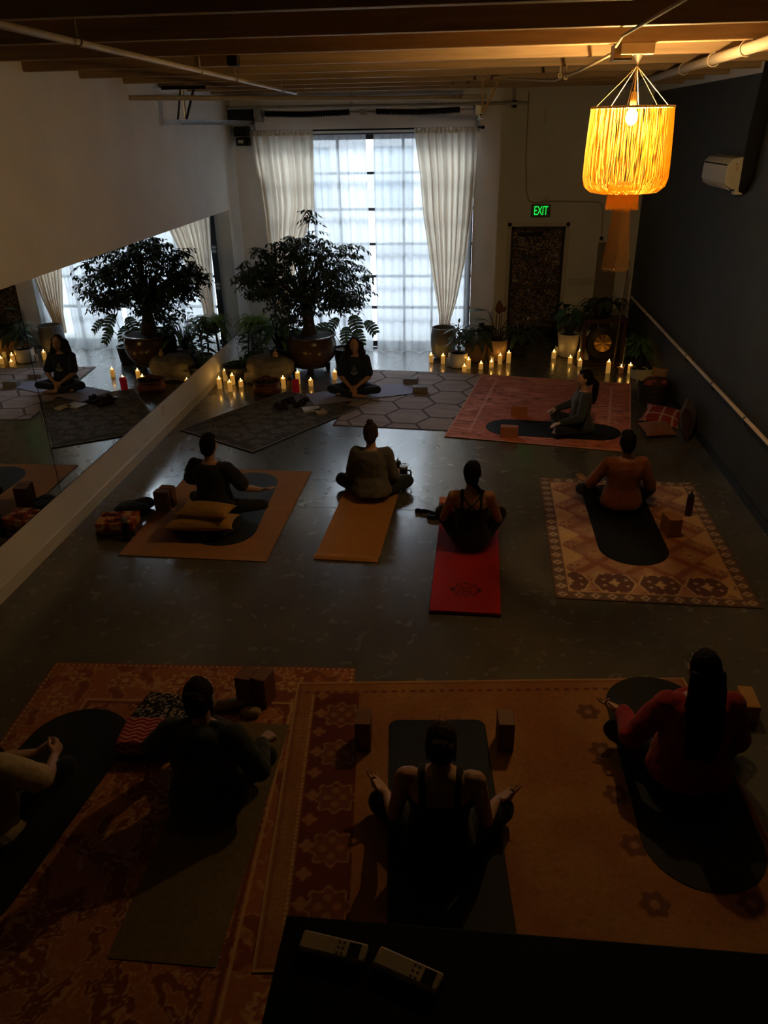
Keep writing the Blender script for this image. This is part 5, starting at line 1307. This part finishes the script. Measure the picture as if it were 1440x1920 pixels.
def person(label, loc, rz, cfg):
    g = cfg.get
    root = thing('person', label, 'person', loc, rz)
    k = g('S', 1.0); root.scale = (k, k, k)
    lean = g('lean', 0); sw = g('sw', .165); fat = g('fat', 1.0)
    Y = lambda z: lean * max(0, (z - .1) / .5) ** 1.3
    X = lambda z: g('tilt', 0) * max(0, (z - .1) / .5)
    RG = [(.045, .14, .115, -.02), (.08, .172, .142, -.015), (.14, .175, .14, -.008), (.2, .158, .122, 0), (.28, .138, .104, .006), (.36, .145, .11, .01), (.44, .158, .117, .008), (.5, .162, .108, .002), (.545, .145, .085, -.004), (.58, .1, .066, -.006), (.6, .062, .056, -.004)]
    def rings(z0, z1, add, extra=0, belly=0):
        out = []
        for z, rx, ry, y in RG:
            if z0 <= z <= z1: out.append((X(z), y + Y(z), z, rx * fat + add + extra * max(0, (.42 - z)) * .6, ry * fat + add + extra * max(0, (.42 - z)) * .6))
        return out
    hx = X(.66); hy = Y(.62)
    HR = Matrix.Translation((hx, hy + .008, .66)) @ Euler((R_(g('pitch', 0)), R_(g('roll', 0)), R_(g('yaw', 0)))).to_matrix().to_4x4() @ Matrix.Translation((0, -.008, -.66))
    P = lambda v: HR @ Vector(v)
    E3 = HR.to_3x3()
    # ---- continuous body
    b = MB(); loft(b, rings(0, 1, -.004))
    b.cap((hx * .9, hy - .01, .555), P((0, .008, .68)), .056, .05)
    b.ell(P((0, .022, .762)), (.073, .093, .11), 20, E3); b.ell(P((0, .052, .705)), (.053, .058, .056), 16, E3)
    b.cap(P((0, .112, .775)), P((0, .128, .738)), .0085, .0125, 8); b.ell(P((0, .1, .795)), (.048, .02, .013), 12, E3)
    for s in (1, -1):
        b.ell(P((s * .04, .083, .73)), (.024, .022, .024), 10, E3); b.ell(P((s * .031, .1, .768)), (.0155, .0105, .0085), 10, E3)
        b.ell(P((s * .0755, .01, .75)), (.0095, .021, .032), 10, E3); b.ell(P((s * .011, .122, .737)), (.0075, .008, .0065), 8, E3)
    b.ell(P((0, .112, .708)), (.022, .011, .0062), 10, E3); b.ell(P((0, .11, .697)), (.019, .011, .0068), 10, E3); b.ell(P((0, .098, .668)), (.023, .02, .018), 10, E3)
    arms = []
    for s, hk in ((1, 'R'), (-1, 'L')):
        S = Vector((s * sw + X(.535), Y(.535) - .004, .535)); h = g('hand' + hk)
        el, W = ik(S, h['p'], .285, .25, h.get('pole', (s * .7, -.3, -.6)))
        arms.append((s, S, el, W, h))
        b.cap(S + Vector((-s * .03, 0, 0)), S, .055, .052); b.cap(S, el, .05 * fat ** .5, .039 * fat ** .5); b.cap(el, el.lerp(W, .35), .039, .037); b.cap(el.lerp(W, .35), W, .037, .025)
        hand(b, W, h['d'], h['n'], s, h.get('k', 'rest'))
    legs = []
    for s, kk in ((1, 'R'), (-1, 'L')):
        H = Vector((s * .085, .0, .105)); K = Vector(g('knee' + kk)); A = Vector(g('ankle' + kk)); fd = g('foot' + kk, (-s * .9, .25, 0))
        legs.append((s, H, K, A, fd))
        b.cap(H, K, .078, .056); b.cap(K, K.lerp(A, .3), .052, .05); b.cap(K.lerp(A, .3), A, .05, .033); foot(b, A, fd)
    me = remesh(b, .0065, 3); drop(me, .002)
    from mathutils.bvhtree import BVHTree
    bv = BVHTree.FromPolygons([v.co.copy() for v in me.vertices], [tuple(p.vertices) for p in me.polygons])
    def hug(pts, off):
        o_ = []
        for a, c in zip(pts, pts[1:]):
            for i in range(5): o_.append(Vector(a).lerp(Vector(c), i / 5))
        o_.append(Vector(pts[-1])); r_ = []
        ctr = Vector((X(.45), Y(.45), .45))
        for p_ in o_:
            dr = (p_ - ctr); dr.x *= .35; dr.normalize(); h_ = bv.ray_cast(p_ + dr * .2, -dr)
            if h_[0] is None: h_ = bv.find_nearest(p_)
            r_.append(h_[0] + dr * off)
        return r_
    place('body', me, M[g('skin', 'skin')], root, smooth='all')
    # ---- trousers
    q = MB(); loft(q, rings(0, g('waist', .24), .008))
    for s, H, K, A, fd in legs:
        lo = g('loose', .0); E = K.lerp(A, g('cuff', .86))
        q.cap(H, K, .089 + lo, .066 + lo); q.cap(K, E, .065 + lo, .046 + lo)
    me = remesh(q, .011, 4, .004, 13, seed=g('seed', 1)); drop(me, .0)
    place('trousers', me, g('pants'), root, smooth='all')
    # ---- top
    q = MB(); sl = g('sleeve'); lo = g('tloose', .012)
    if sl == 'tank':
        loft(q, rings(g('hem', .12), .445, .008))
        zt = .455
        for s in (1, -1):
            pts = [(s * .085 + X(zt), Y(zt) - .1, .44), (s * .088 + X(.53), Y(.53) - .088, .52), (s * .092 + X(.56), Y(.57) - .03, .578), (s * .092 + X(.56), Y(.57) + .03, .565), (s * .085, Y(zt) + .11, .45)]
            w = g('strap', .016); pts = hug(pts, .004); q.tube(pts, [(w, .0085)] * len(pts), 8, flat=(1, 0, 0))
        if g('cross'):
            for s in (1, -1):
                pts = hug([(s * .075, Y(.57) + .02, .592), (s * .075, Y(.55) - .075, .56), (s * .02, Y(.5) - .113, .49), (-s * .05, Y(.44) - .128, .43)], .004); q.tube(pts, [(.009, .0085)] * len(pts), 8, flat=(1, 0, 0))
    else:
        loft(q, rings(g('hem', .1), .59, lo, g('extra', .05)))
        q.ell((X(.55), Y(.56) - .005, .55), (sw - .02, .07, .05), 16)
        for s, S, el, W, h in arms:
            q.cap(S + Vector((-s * .06, 0, .0)), S, .068, .066 + lo * .4)
            if sl == 'short':
                e = S.lerp(el, .78); q.cap(S, e, .062 + lo * .6, .058 + lo); 
            else:
                q.cap(S, el, .062 + lo * .5, .052 + lo * .6); e = el.lerp(W, g('cufft', .95)); q.cap(el, e, .052 + lo * .6, .036 + lo * .5)
                if sl == 'long': q.cap(el.lerp(W, g('cufft', .95) - .12), e, .042 + lo * .5, .038 + lo * .3)
        if g('hood'):
            q.ell((0, Y(.56) - .07, .565), (.12, .07, .05), 16); q.cap((.09, Y(.57), .59), (-.09, Y(.57), .59), .03, .03); q.ell((0, Y(.56) - .1, .52), (.09, .04, .06), 14)
    me = remesh(q, .009 if sl == 'tank' else .011, 2 if sl == 'tank' else 4, .002 if sl == 'tank' else g('fold', .006), 12, seed=g('seed', 1) + 5)
    drop(me, .01)
    top = place(g('topname', 'shirt'), me, g('top'), root, smooth='all')
    # ---- hair
    q = MB(); hs = g('hair'); 
    q.ell(P((0, -.006, .782)), (.081, .094, .106), 20, E3); q.ell(P((0, -.035, .735)), (.07, .07, .075), 16, E3)
    if hs == 'short': q.ell(P((0, .03, .835)), (.068, .07, .05), 14, E3)
    elif hs == 'top_bun':
        q.ell(P((.0, -.02, .895)), (.036, .036, .034), 14, E3)
        for i in range(6): q.ell(P((.022 * math.cos(i), -.02 + .022 * math.sin(i), .893 + .008 * (i % 2))), (.02, .02, .018), 8, E3)
    elif hs == 'low_tail':
        q.ell(P((.0, -.105, .735)), (.036, .036, .036), 12, E3)
        q.tube([P((0, -.11, .735)), P((.01, -.15, .69)), (hx + .01, hy - .15, .58), (hx + .01, hy - .15, .46), (hx, hy - .14, .4)], [.03, .042, .044, .032, .012], 12)
    elif hs == 'side_tail':
        q.tube([P((.0, -.085, .745)), P((.035, -.085, .68)), P((.07, -.06, .62)), (.1, hy + .0, .575), (.11, hy + .06, .5)], [.04, .03, .022, .02, .012], 12)
    elif hs == 'messy_bun':
        q.ell(P((0, -.085, .80)), (.055, .045, .048), 14, E3)
        for i in range(9): q.ell(P((.045 * math.cos(i * 2.1), -.085 + .02 * math.sin(i * 1.3), .80 + .035 * math.sin(i * 2.1))), (.025, .022, .02), 8, E3)
        for s in (1, -1): q.cap(P((s * .07, -.01, .75)), P((s * .072, -.01, .66)), .012, .006)
    elif hs in ('long', 'very_long'):
        zb = .36 if hs == 'long' else .2
        sx = 1 if hs == 'long' else .62
        for i, x in enumerate((-.085 * sx, -.05 * sx, 0, .05 * sx, .085 * sx)):
            q.tube([P((x * .8, -.05, .78)), P((x * 1.0, -.075, .68)), (hx + x * 1.25, hy - .095, .56), (hx + x * 1.3, Y(.44) - .135, .44), (hx + x * 1.15, Y(.3) - .13, zb + .02 * (i % 2))], [.05, .048, .042, .036, .014], 10)
        if g('curly'):
            for s in (1, -1):
                for a_, b_, c_ in ((.1, .0, .70), (.12, .015, .62), (.125, .03, .55), (.115, .05, .49), (.09, -.05, .74), (.12, -.04, .63), (.125, -.05, .54)): q.ell((hx + s * a_, hy + b_, c_), (.045, .05, .055), 12)
        for s in (1, -1) if hs == 'long' else ():
            q.tube([P((s * .066, .02, .82)), P((s * .083, .02, .74)), P((s * .088, .01, .66)), (hx + s * .105, hy + (.045 if hs == 'long' else -.02), .55), (hx + s * .11, hy + (.07 if hs == 'long' else -.05), .44)], [.03, .03, .034, .032, .01], 10)
    if g('cap_front'): q.ell(P((0, .045, .838)), (.06, .05, .035), 12, E3)
    me = remesh(q, .006, 1, .0055, 34, seed=g('seed', 1) + 2, stretch=(1.6, 1.6, .25))
    ha = place('hair', me, M[g('hairm', 'hair_b')], root, smooth='all')
    if g('wisps'):
        w = MB(); rr = random.Random(g('seed', 1) * 7)
        for i in range(g('wisps')):
            a = rr.uniform(0, 6.28); s0 = Vector((.06 * math.cos(a), -.03 + .06 * math.sin(a), .82 + rr.uniform(-.12, .07))); o_ = Vector((math.cos(a), math.sin(a), rr.uniform(-.2, .9))) * rr.uniform(.02, .055)
            w.tube([P(s0), P(s0 + o_ * .6 + Vector((0, 0, .008))), P(s0 + o_)], .0011, 3, caps=False)
        w.build('loose_strands', M[g('hairm', 'hair_b')], root)
    return root, top, P
def snap(top, pts2, side, off=.004):
    """lay flat marks (x,z) on the front (+1) or back (-1) of a garment"""
    from mathutils.kdtree import KDTree
    vs = [v.co for v in top.data.vertices if v.normal.y * side > .3 and v.co.z > .2]
    kd = KDTree(len(vs))
    for i, c in enumerate(vs): kd.insert((c.x, 0, c.z), i)
    kd.balance(); out = []
    for x, z in pts2:
        ys = [vs[i].y * side for _, i, _ in kd.find_n((x, 0, z), 4)]
        out.append((x, side * (max(ys) + off), z))
    return out
def strokes(top, root, lines, w, m, side, name='print'):
    mb = MB()
    for ln in lines:
        pts = snap(top, ln, side); mb.tube(pts, [(w, .0012)] * len(pts), 6, flat=(0, 0, 1))
    return mb.build(name, m, root)
KL, KR = (-.37, .27, .12), (.37, .27, .12)
dkp = cloth('black_leggings', (.012, .013, .015)); dkp2 = cloth('charcoal_trousers', (.02, .023, .026)); nav = cloth('navy_denim', (.018, .026, .045))
# 1 teacher
r, top, P = person('seated teacher facing the camera with long dark hair and navy print T-shirt', (-1.65, 11.54, .021), R_(180), dict(seed=1, S=.98, hair='long', curly=1, hairm='hair_br', pitch=-4,
    handR=dict(p=(.055, .27, .17), d=(-.75, .5, -.35), n=(-.3, -.2, -1), k='clasp', pole=(1, -.3, -.3)), handL=dict(p=(-.06, .28, .185), d=(.8, .45, -.35), n=(.2, -.3, -1), k='clasp', pole=(-1, -.3, -.3)),
    kneeR=(.36, .22, .115), kneeL=(-.36, .22, .115), ankleR=(-.06, .34, .045), ankleL=(.12, .25, .06), footR=(-.9, .2, 0), footL=(.9, .35, 0), cuff=.8, sleeve='short', top=cloth('navy_cotton', (.016, .022, .042)), pants=nav, tloose=.018))
wp = cloth('white_print', (.5, .5, .47))
ci = lambda cx, cz, r, a0, a1, n=16: [(cx + r * math.cos(R_(a0 + (a1 - a0) * i / n)), cz + r * math.sin(R_(a0 + (a1 - a0) * i / n))) for i in range(n + 1)]
strokes(top, r, [ci(0, .385, .052, 195, 345), ci(0, .385, .06, 205, 335), [(-.004, .45), (-.006, .47), (0, .485)], ci(.018, .445, .014, 0, 330), [(.0, .44), (-.012, .42), (.002, .395), (-.008, .37), (.012, .355)], [(-.012, .42), (-.03, .41), (-.024, .39)], [(.012, .43), (.026, .405), (.018, .38)], [(-.03, .36), (-.01, .352), (.03, .36)]], .0035, wp, 1)
# 2 woman in profile
person('person seated in profile on the crosswise mat in a dark jacket with low ponytail', (1.55, 9.93, .0205), R_(91), dict(seed=2, S=.97, hair='low_tail', hairm='hair_b', pitch=3, lean=-.01, cap_front=1,
    handR=dict(p=(.27, .29, .245), d=(.1, 1, -.35), n=(0, -.3, -1), k='rest'), handL=dict(p=(-.27, .29, .235), d=(-.1, 1, -.3), n=(0, -.3, -1), k='rest'),
    kneeR=(.31, .31, .15), kneeL=(-.31, .31, .14), ankleR=(-.05, .32, .045), ankleL=(.08, .25, .06), cuff=.9, sleeve='long', topname='jacket', top=cloth('dark_grey_fleece', (.035, .042, .043)), pants=dkp, tloose=.016, extra=.1, hem=.045))
# 3 man on the cushion
r, top, P = person('man with short dark hair in a black T-shirt seated on a cushion', (-2.52, 7.04, .118), R_(-12), dict(seed=3, S=1.0, hair='short', hairm='hair_b', sw=.185, fat=1.06, yaw=8,
    handR=dict(p=(.37, .30, .19), d=(.75, .75, -.12), n=(-.2, .2, 1), k='open', pole=(.3, -1, -.3)), handL=dict(p=(-.3, .3, .17), d=(-.5, .8, -.2), n=(0, .2, 1), k='open'),
    kneeR=(.40, .27, .03), kneeL=(-.40, .27, .03), ankleR=(-.05, .36, -.05), ankleL=(.1, .27, -.04), sleeve='short', top=cloth('black_cotton', (.017, .018, .021)), pants=dkp, tloose=.022, hem=.06))
strokes(top, r, [[(-.05 + .02 * i, .30 + .035 * math.sin(PI * i / 5)) for i in range(6)], ci(0, .305, .03, 0, 180, 10), [(-.07, .30), (-.045, .335), (-.02, .3)], [(.02, .3), (.045, .335), (.07, .3)], [(0, .335), (0, .40)], [(-.08, .295), (.08, .295)]], .004, cloth('faded_print', (.05, .055, .035)), -1)
# 4 woman with top bun
person('person with a top bun in a loose grey-olive sweater on the ochre mat', (-.97, 7.77, .006), R_(0), dict(seed=4, S=1.0, hair='top_bun', hairm='hair_gr', wisps=26, yaw=-4,
    handR=dict(p=(.2, .26, .15), d=(.5, .8, -.3), n=(-.2, 0, 1), k='open', pole=(.4, -.6, -.7)), handL=dict(p=(-.2, .26, .15), d=(-.2, .9, -.3), n=(.2, 0, 1), k='open', pole=(-.4, -.6, -.7)),
    kneeR=(.37, .24, .11), kneeL=(-.37, .24, .11), ankleR=(-.05, .34, .045), ankleL=(.1, .26, .055), sleeve='long', topname='sweater', top=cloth('olive_grey_knit', (.12, .115, .108)), pants=dkp2, tloose=.026, extra=.12, hem=.06, cufft=.8, fold=.009, loose=.012))
# 5 woman on the red mat
person('person in a strappy black tank top with dark ponytail on the thick red mat', (.11, 6.66, .036), R_(0), dict(seed=5, S=1.02, hair='side_tail', hairm='hair_b', sw=.168, yaw=-6,
    handR=dict(p=(.18, .30, .31), d=(-.6, .7, -.25), n=(0, -.2, -1), k='rest', pole=(.42, -.45, -.75)), handL=dict(p=(-.18, .30, .31), d=(.6, .7, -.25), n=(0, -.2, -1), k='rest', pole=(-.42, -.45, -.75)),
    kneeR=(.27, .2, .26), kneeL=(-.27, .2, .26), ankleR=(.04, .38, .06), ankleL=(-.06, .33, .06), footR=(-.2, .95, 0), footL=(.2, .95, 0), sleeve='tank', cross=1, topname='tank_top', top=cloth('black_jersey', (.010, .010, .013)), pants=dkp, loose=.01))
# 6 man in rust sweater
person('person with short black hair in a rust sweater on the diamond-bordered rug', (1.69, 7.62, .013), R_(4), dict(seed=6, S=1.0, hair='short', hairm='hair_b', skin='skin2', sw=.175, fat=1.08, lean=.01,
    handR=dict(p=(.29, .26, .19), d=(.5, .8, -.2), n=(-.2, 0, 1), k='open', pole=(.45, -.5, -.7)), handL=dict(p=(-.30, .28, .2), d=(-.45, .8, .2), n=(.1, -.25, 1), k='open', pole=(-.6, -.6, -.6)),
    kneeR=(.37, .25, .125), kneeL=(-.36, .27, .125), ankleR=(-.05, .34, .045), ankleL=(.1, .26, .055), sleeve='long', topname='sweater', top=cloth('rust_knit', (.24, .075, .028)), pants=dkp2, tloose=.018, hem=.08, cufft=.93))
# 7 cropped person, left edge
person('person in a cream T-shirt cut off by the left photo edge, hands together', (-2.66, 3.0, .013), R_(-12), dict(seed=7, S=1.02, hair='long', hairm='hair_b', lean=.05, pitch=-14, sw=.17,
    handR=dict(p=(.16, .40, .28), d=(-.3, .9, .15), n=(-1, 0, -.2), k='clasp', pole=(1, -.1, -.8)), handL=dict(p=(.03, .40, .27), d=(.4, .85, .1), n=(.9, -.2, -.3), k='clasp', pole=(-1, -.1, -.8)),
    kneeR=(.27, .36, .26), kneeL=(-.34, .30, .16), ankleR=(.05, .4, .05), ankleL=(-.05, .33, .05), footR=(.2, .9, 0), footL=(.8, .5, 0), sleeve='short', top=cloth('cream_cotton', (.46, .36, .22)), pants=dkp, tloose=.024, hem=.06, fold=.009))
# 8 front-left
person('person in a dark hooded top with loosely pinned brown hair on the olive mat', (-1.45, 3.33, .013), R_(-2), dict(seed=8, S=1.04, hair='messy_bun', hairm='hair_br', wisps=18, sw=.18, fat=1.1, lean=.03, pitch=-6,
    handR=dict(p=(.25, .27, .27), d=(.4, .8, -.1), n=(-.2, -.3, -1), k='fist', pole=(.42, -.6, -.6)), handL=dict(p=(-.28, .3, .2), d=(-.3, .8, -.2), n=(0, 0, -1), k='rest', pole=(-1, -.3, -.6)),
    kneeR=(.28, .24, .18), kneeL=(-.30, .27, .12), ankleR=(.0, .37, .045), ankleL=(.08, .27, .055), sleeve='long', topname='hooded_top', hood=1, top=cloth('dark_green_fleece', (.03, .036, .03)), pants=dkp, tloose=.024, extra=.1, hem=.05, cufft=.86, fold=.008))
# 9 middle front
person('person in a black tank top with both palms turned up beside the square-cornered mat', (-.06, 3.1, .021), R_(0), dict(seed=9, S=1.03, hair='messy_bun', hairm='hair_gr', wisps=30, sw=.185, fat=1.08, lean=.01, pitch=-4,
    handR=dict(p=(.31, .23, .165), d=(.85, .5, .15), n=(-.3, .1, 1), k='mudra', pole=(.05, -.6, -.8)), handL=dict(p=(-.31, .23, .17), d=(-.75, .6, .3), n=(.3, .1, 1), k='mudra', pole=(-.05, -.6, -.8)),
    kneeR=(.34, .23, .1), kneeL=(-.34, .23, .1), ankleR=(-.05, .33, .045), ankleL=(.1, .25, .055), sleeve='tank', strap=.024, topname='tank_top', top=cloth('black_modal', (.009, .009, .010)), pants=dkp, loose=.012))
# 10 right front
r, top, P = person('person in a red sweater with very long black hair on the rounded black mat', (1.45, 3.78, .021), R_(3), dict(seed=10, S=1.07, hair='very_long', hairm='hair_b', sw=.18, fat=1.1, lean=.02, pitch=-4,
    handR=dict(p=(.22, .27, .2), d=(.2, .9, -.2), n=(0, 0, -1), k='rest', pole=(.4, -.5, -.7)), handL=dict(p=(-.33, .26, .27), d=(-.85, .5, .05), n=(.1, .2, 1), k='mudra', pole=(-.5, -.7, -.6)),
    kneeR=(.37, .23, .12), kneeL=(-.37, .25, .13), ankleR=(-.05, .35, .045), ankleL=(.1, .27, .055), sleeve='long', topname='sweater', top=cloth('red_mohair', (.30, .012, .02)), pants=dkp, tloose=.03, extra=.1, hem=.06, cufft=.93, fold=.009))
gl = MB()
for s in (1, -1):
    gl.tube([P((s * .033 + .024 * math.cos(a), .125, .766 + .019 * math.sin(a))) for a in np.linspace(0, 2 * PI, 17)], .0014, 5)
    gl.tube([P((s * .057, .125, .77)), P((s * .08, .1, .772)), P((s * .083, .0, .765))], .0016, 5)
gl.build('glasses', mat('silver_wire', (.7, .7, .72), .2, metal=1), r)
# ================================================================== LIGHT
w = bpy.data.worlds.new('overcast_sky'); scene.world = w; w.use_nodes = True
N = w.node_tree.nodes; L = w.node_tree.links; bg = N['Background']
tc = N.new('ShaderNodeTexCoord'); sp = N.new('ShaderNodeSeparateXYZ'); L.new(tc.outputs['Generated'], sp.inputs[0])
rp = N.new('ShaderNodeValToRGB'); rp.color_ramp.elements[0].position = .0; rp.color_ramp.elements[1].position = .7
rp.color_ramp.elements[0].color = (.92, .96, 1, 1); rp.color_ramp.elements[1].color = (.82, .9, 1, 1)
L.new(sp.outputs['Z'], rp.inputs['Fac']); L.new(rp.outputs[0], bg.inputs['Color']); ms = N.new('ShaderNodeMapRange'); ms.inputs['From Max'].default_value = .8; ms.inputs['To Min'].default_value = SKY; ms.inputs['To Max'].default_value = SKY * 4.5
L.new(sp.outputs['Z'], ms.inputs['Value']); L.new(ms.outputs[0], bg.inputs['Strength'])
ld = bpy.data.lights.new('window_portal', 'AREA'); ld.shape = 'RECTANGLE'; ld.size = OX1 - OX0; ld.size_y = OZ; ld.cycles.is_portal = True
lo = bpy.data.objects.new('window_portal', ld); COL.objects.link(lo); lo.location = ((OX0 + OX1) / 2, YW + .3, OZ / 2); lo.rotation_euler = (-PI / 2, 0, 0)
# ================================================================== CAMERA
cam = bpy.data.cameras.new('camera'); co = bpy.data.objects.new('camera', cam); COL.objects.link(co)
RM = ((0.9949027726187687, 0.09937591431696981, -0.01711434162195328), (-0.028841901671940926, 0.4430629930854403, 0.8960264108083629), (-0.09662617524994321, 0.8909655502946437, -0.44367079061476417))
m = Matrix(((RM[0][0], RM[1][0], -RM[2][0], 0), (RM[0][1], RM[1][1], -RM[2][1], 0), (RM[0][2], RM[1][2], -RM[2][2], 3.7), (0, 0, 0, 1)))
co.matrix_world = m
cam.sensor_fit = 'AUTO'; cam.sensor_width = 36; cam.lens = 1457.394 * 36 / 1920; cam.clip_end = 200
scene.camera = co
vs = scene.view_settings; vs.view_transform = 'Standard'; vs.look = 'None'; vs.gamma = 1; vs.exposure = 1.24
vs.use_curve_mapping = False
cy = scene.cycles; cy.use_denoising = True; cy.max_bounces = 10; cy.diffuse_bounces = 6; cy.glossy_bounces = 5; cy.transparent_max_bounces = 16
cy.sample_clamp_indirect = 6; cy.use_light_tree = True; cy.caustics_reflective = False; cy.caustics_refractive = False
GROUPS = {'person': 'people seated for the class', 'yoga_mat': 'yoga mats laid out on the floor', 'yoga_block': 'yoga blocks beside the mats', 'area_rug': 'rugs spread on the concrete floor', 'mirror': 'mirror panels on the left wall',
          'sheer_curtain': 'sheer panels at the window', 'curtain': 'drapes at the window', 'banner': 'lotus strips at the window jambs', 'door_track': 'overhead door tracks', 'remote_control': 'remote controls on the cabinet',
          'folded_blanket': 'folded blankets by the mats', 'notebook': 'notebooks beside the shawl', 'potted_plant': 'leafy plants in the right corner', 'emergency_light': 'emergency lights on the conduit', 'water_bottle': 'water bottles by the mats', 'junction_box': 'ceiling boxes'}
for o in list(scene.objects):
    b_ = o.name.split('.')[0]
    if o.parent is None and b_ in GROUPS and 'category' in o and 'group' not in o: o['group'] = GROUPS[b_]
for o in scene.objects:
    if o.parent is None and o.name.split('.')[0] == 'cushion': o['group'] = {'mustard': 'mustard cushions behind the man'}.get(o['label'].split()[0], 'cushions by the dark wall')
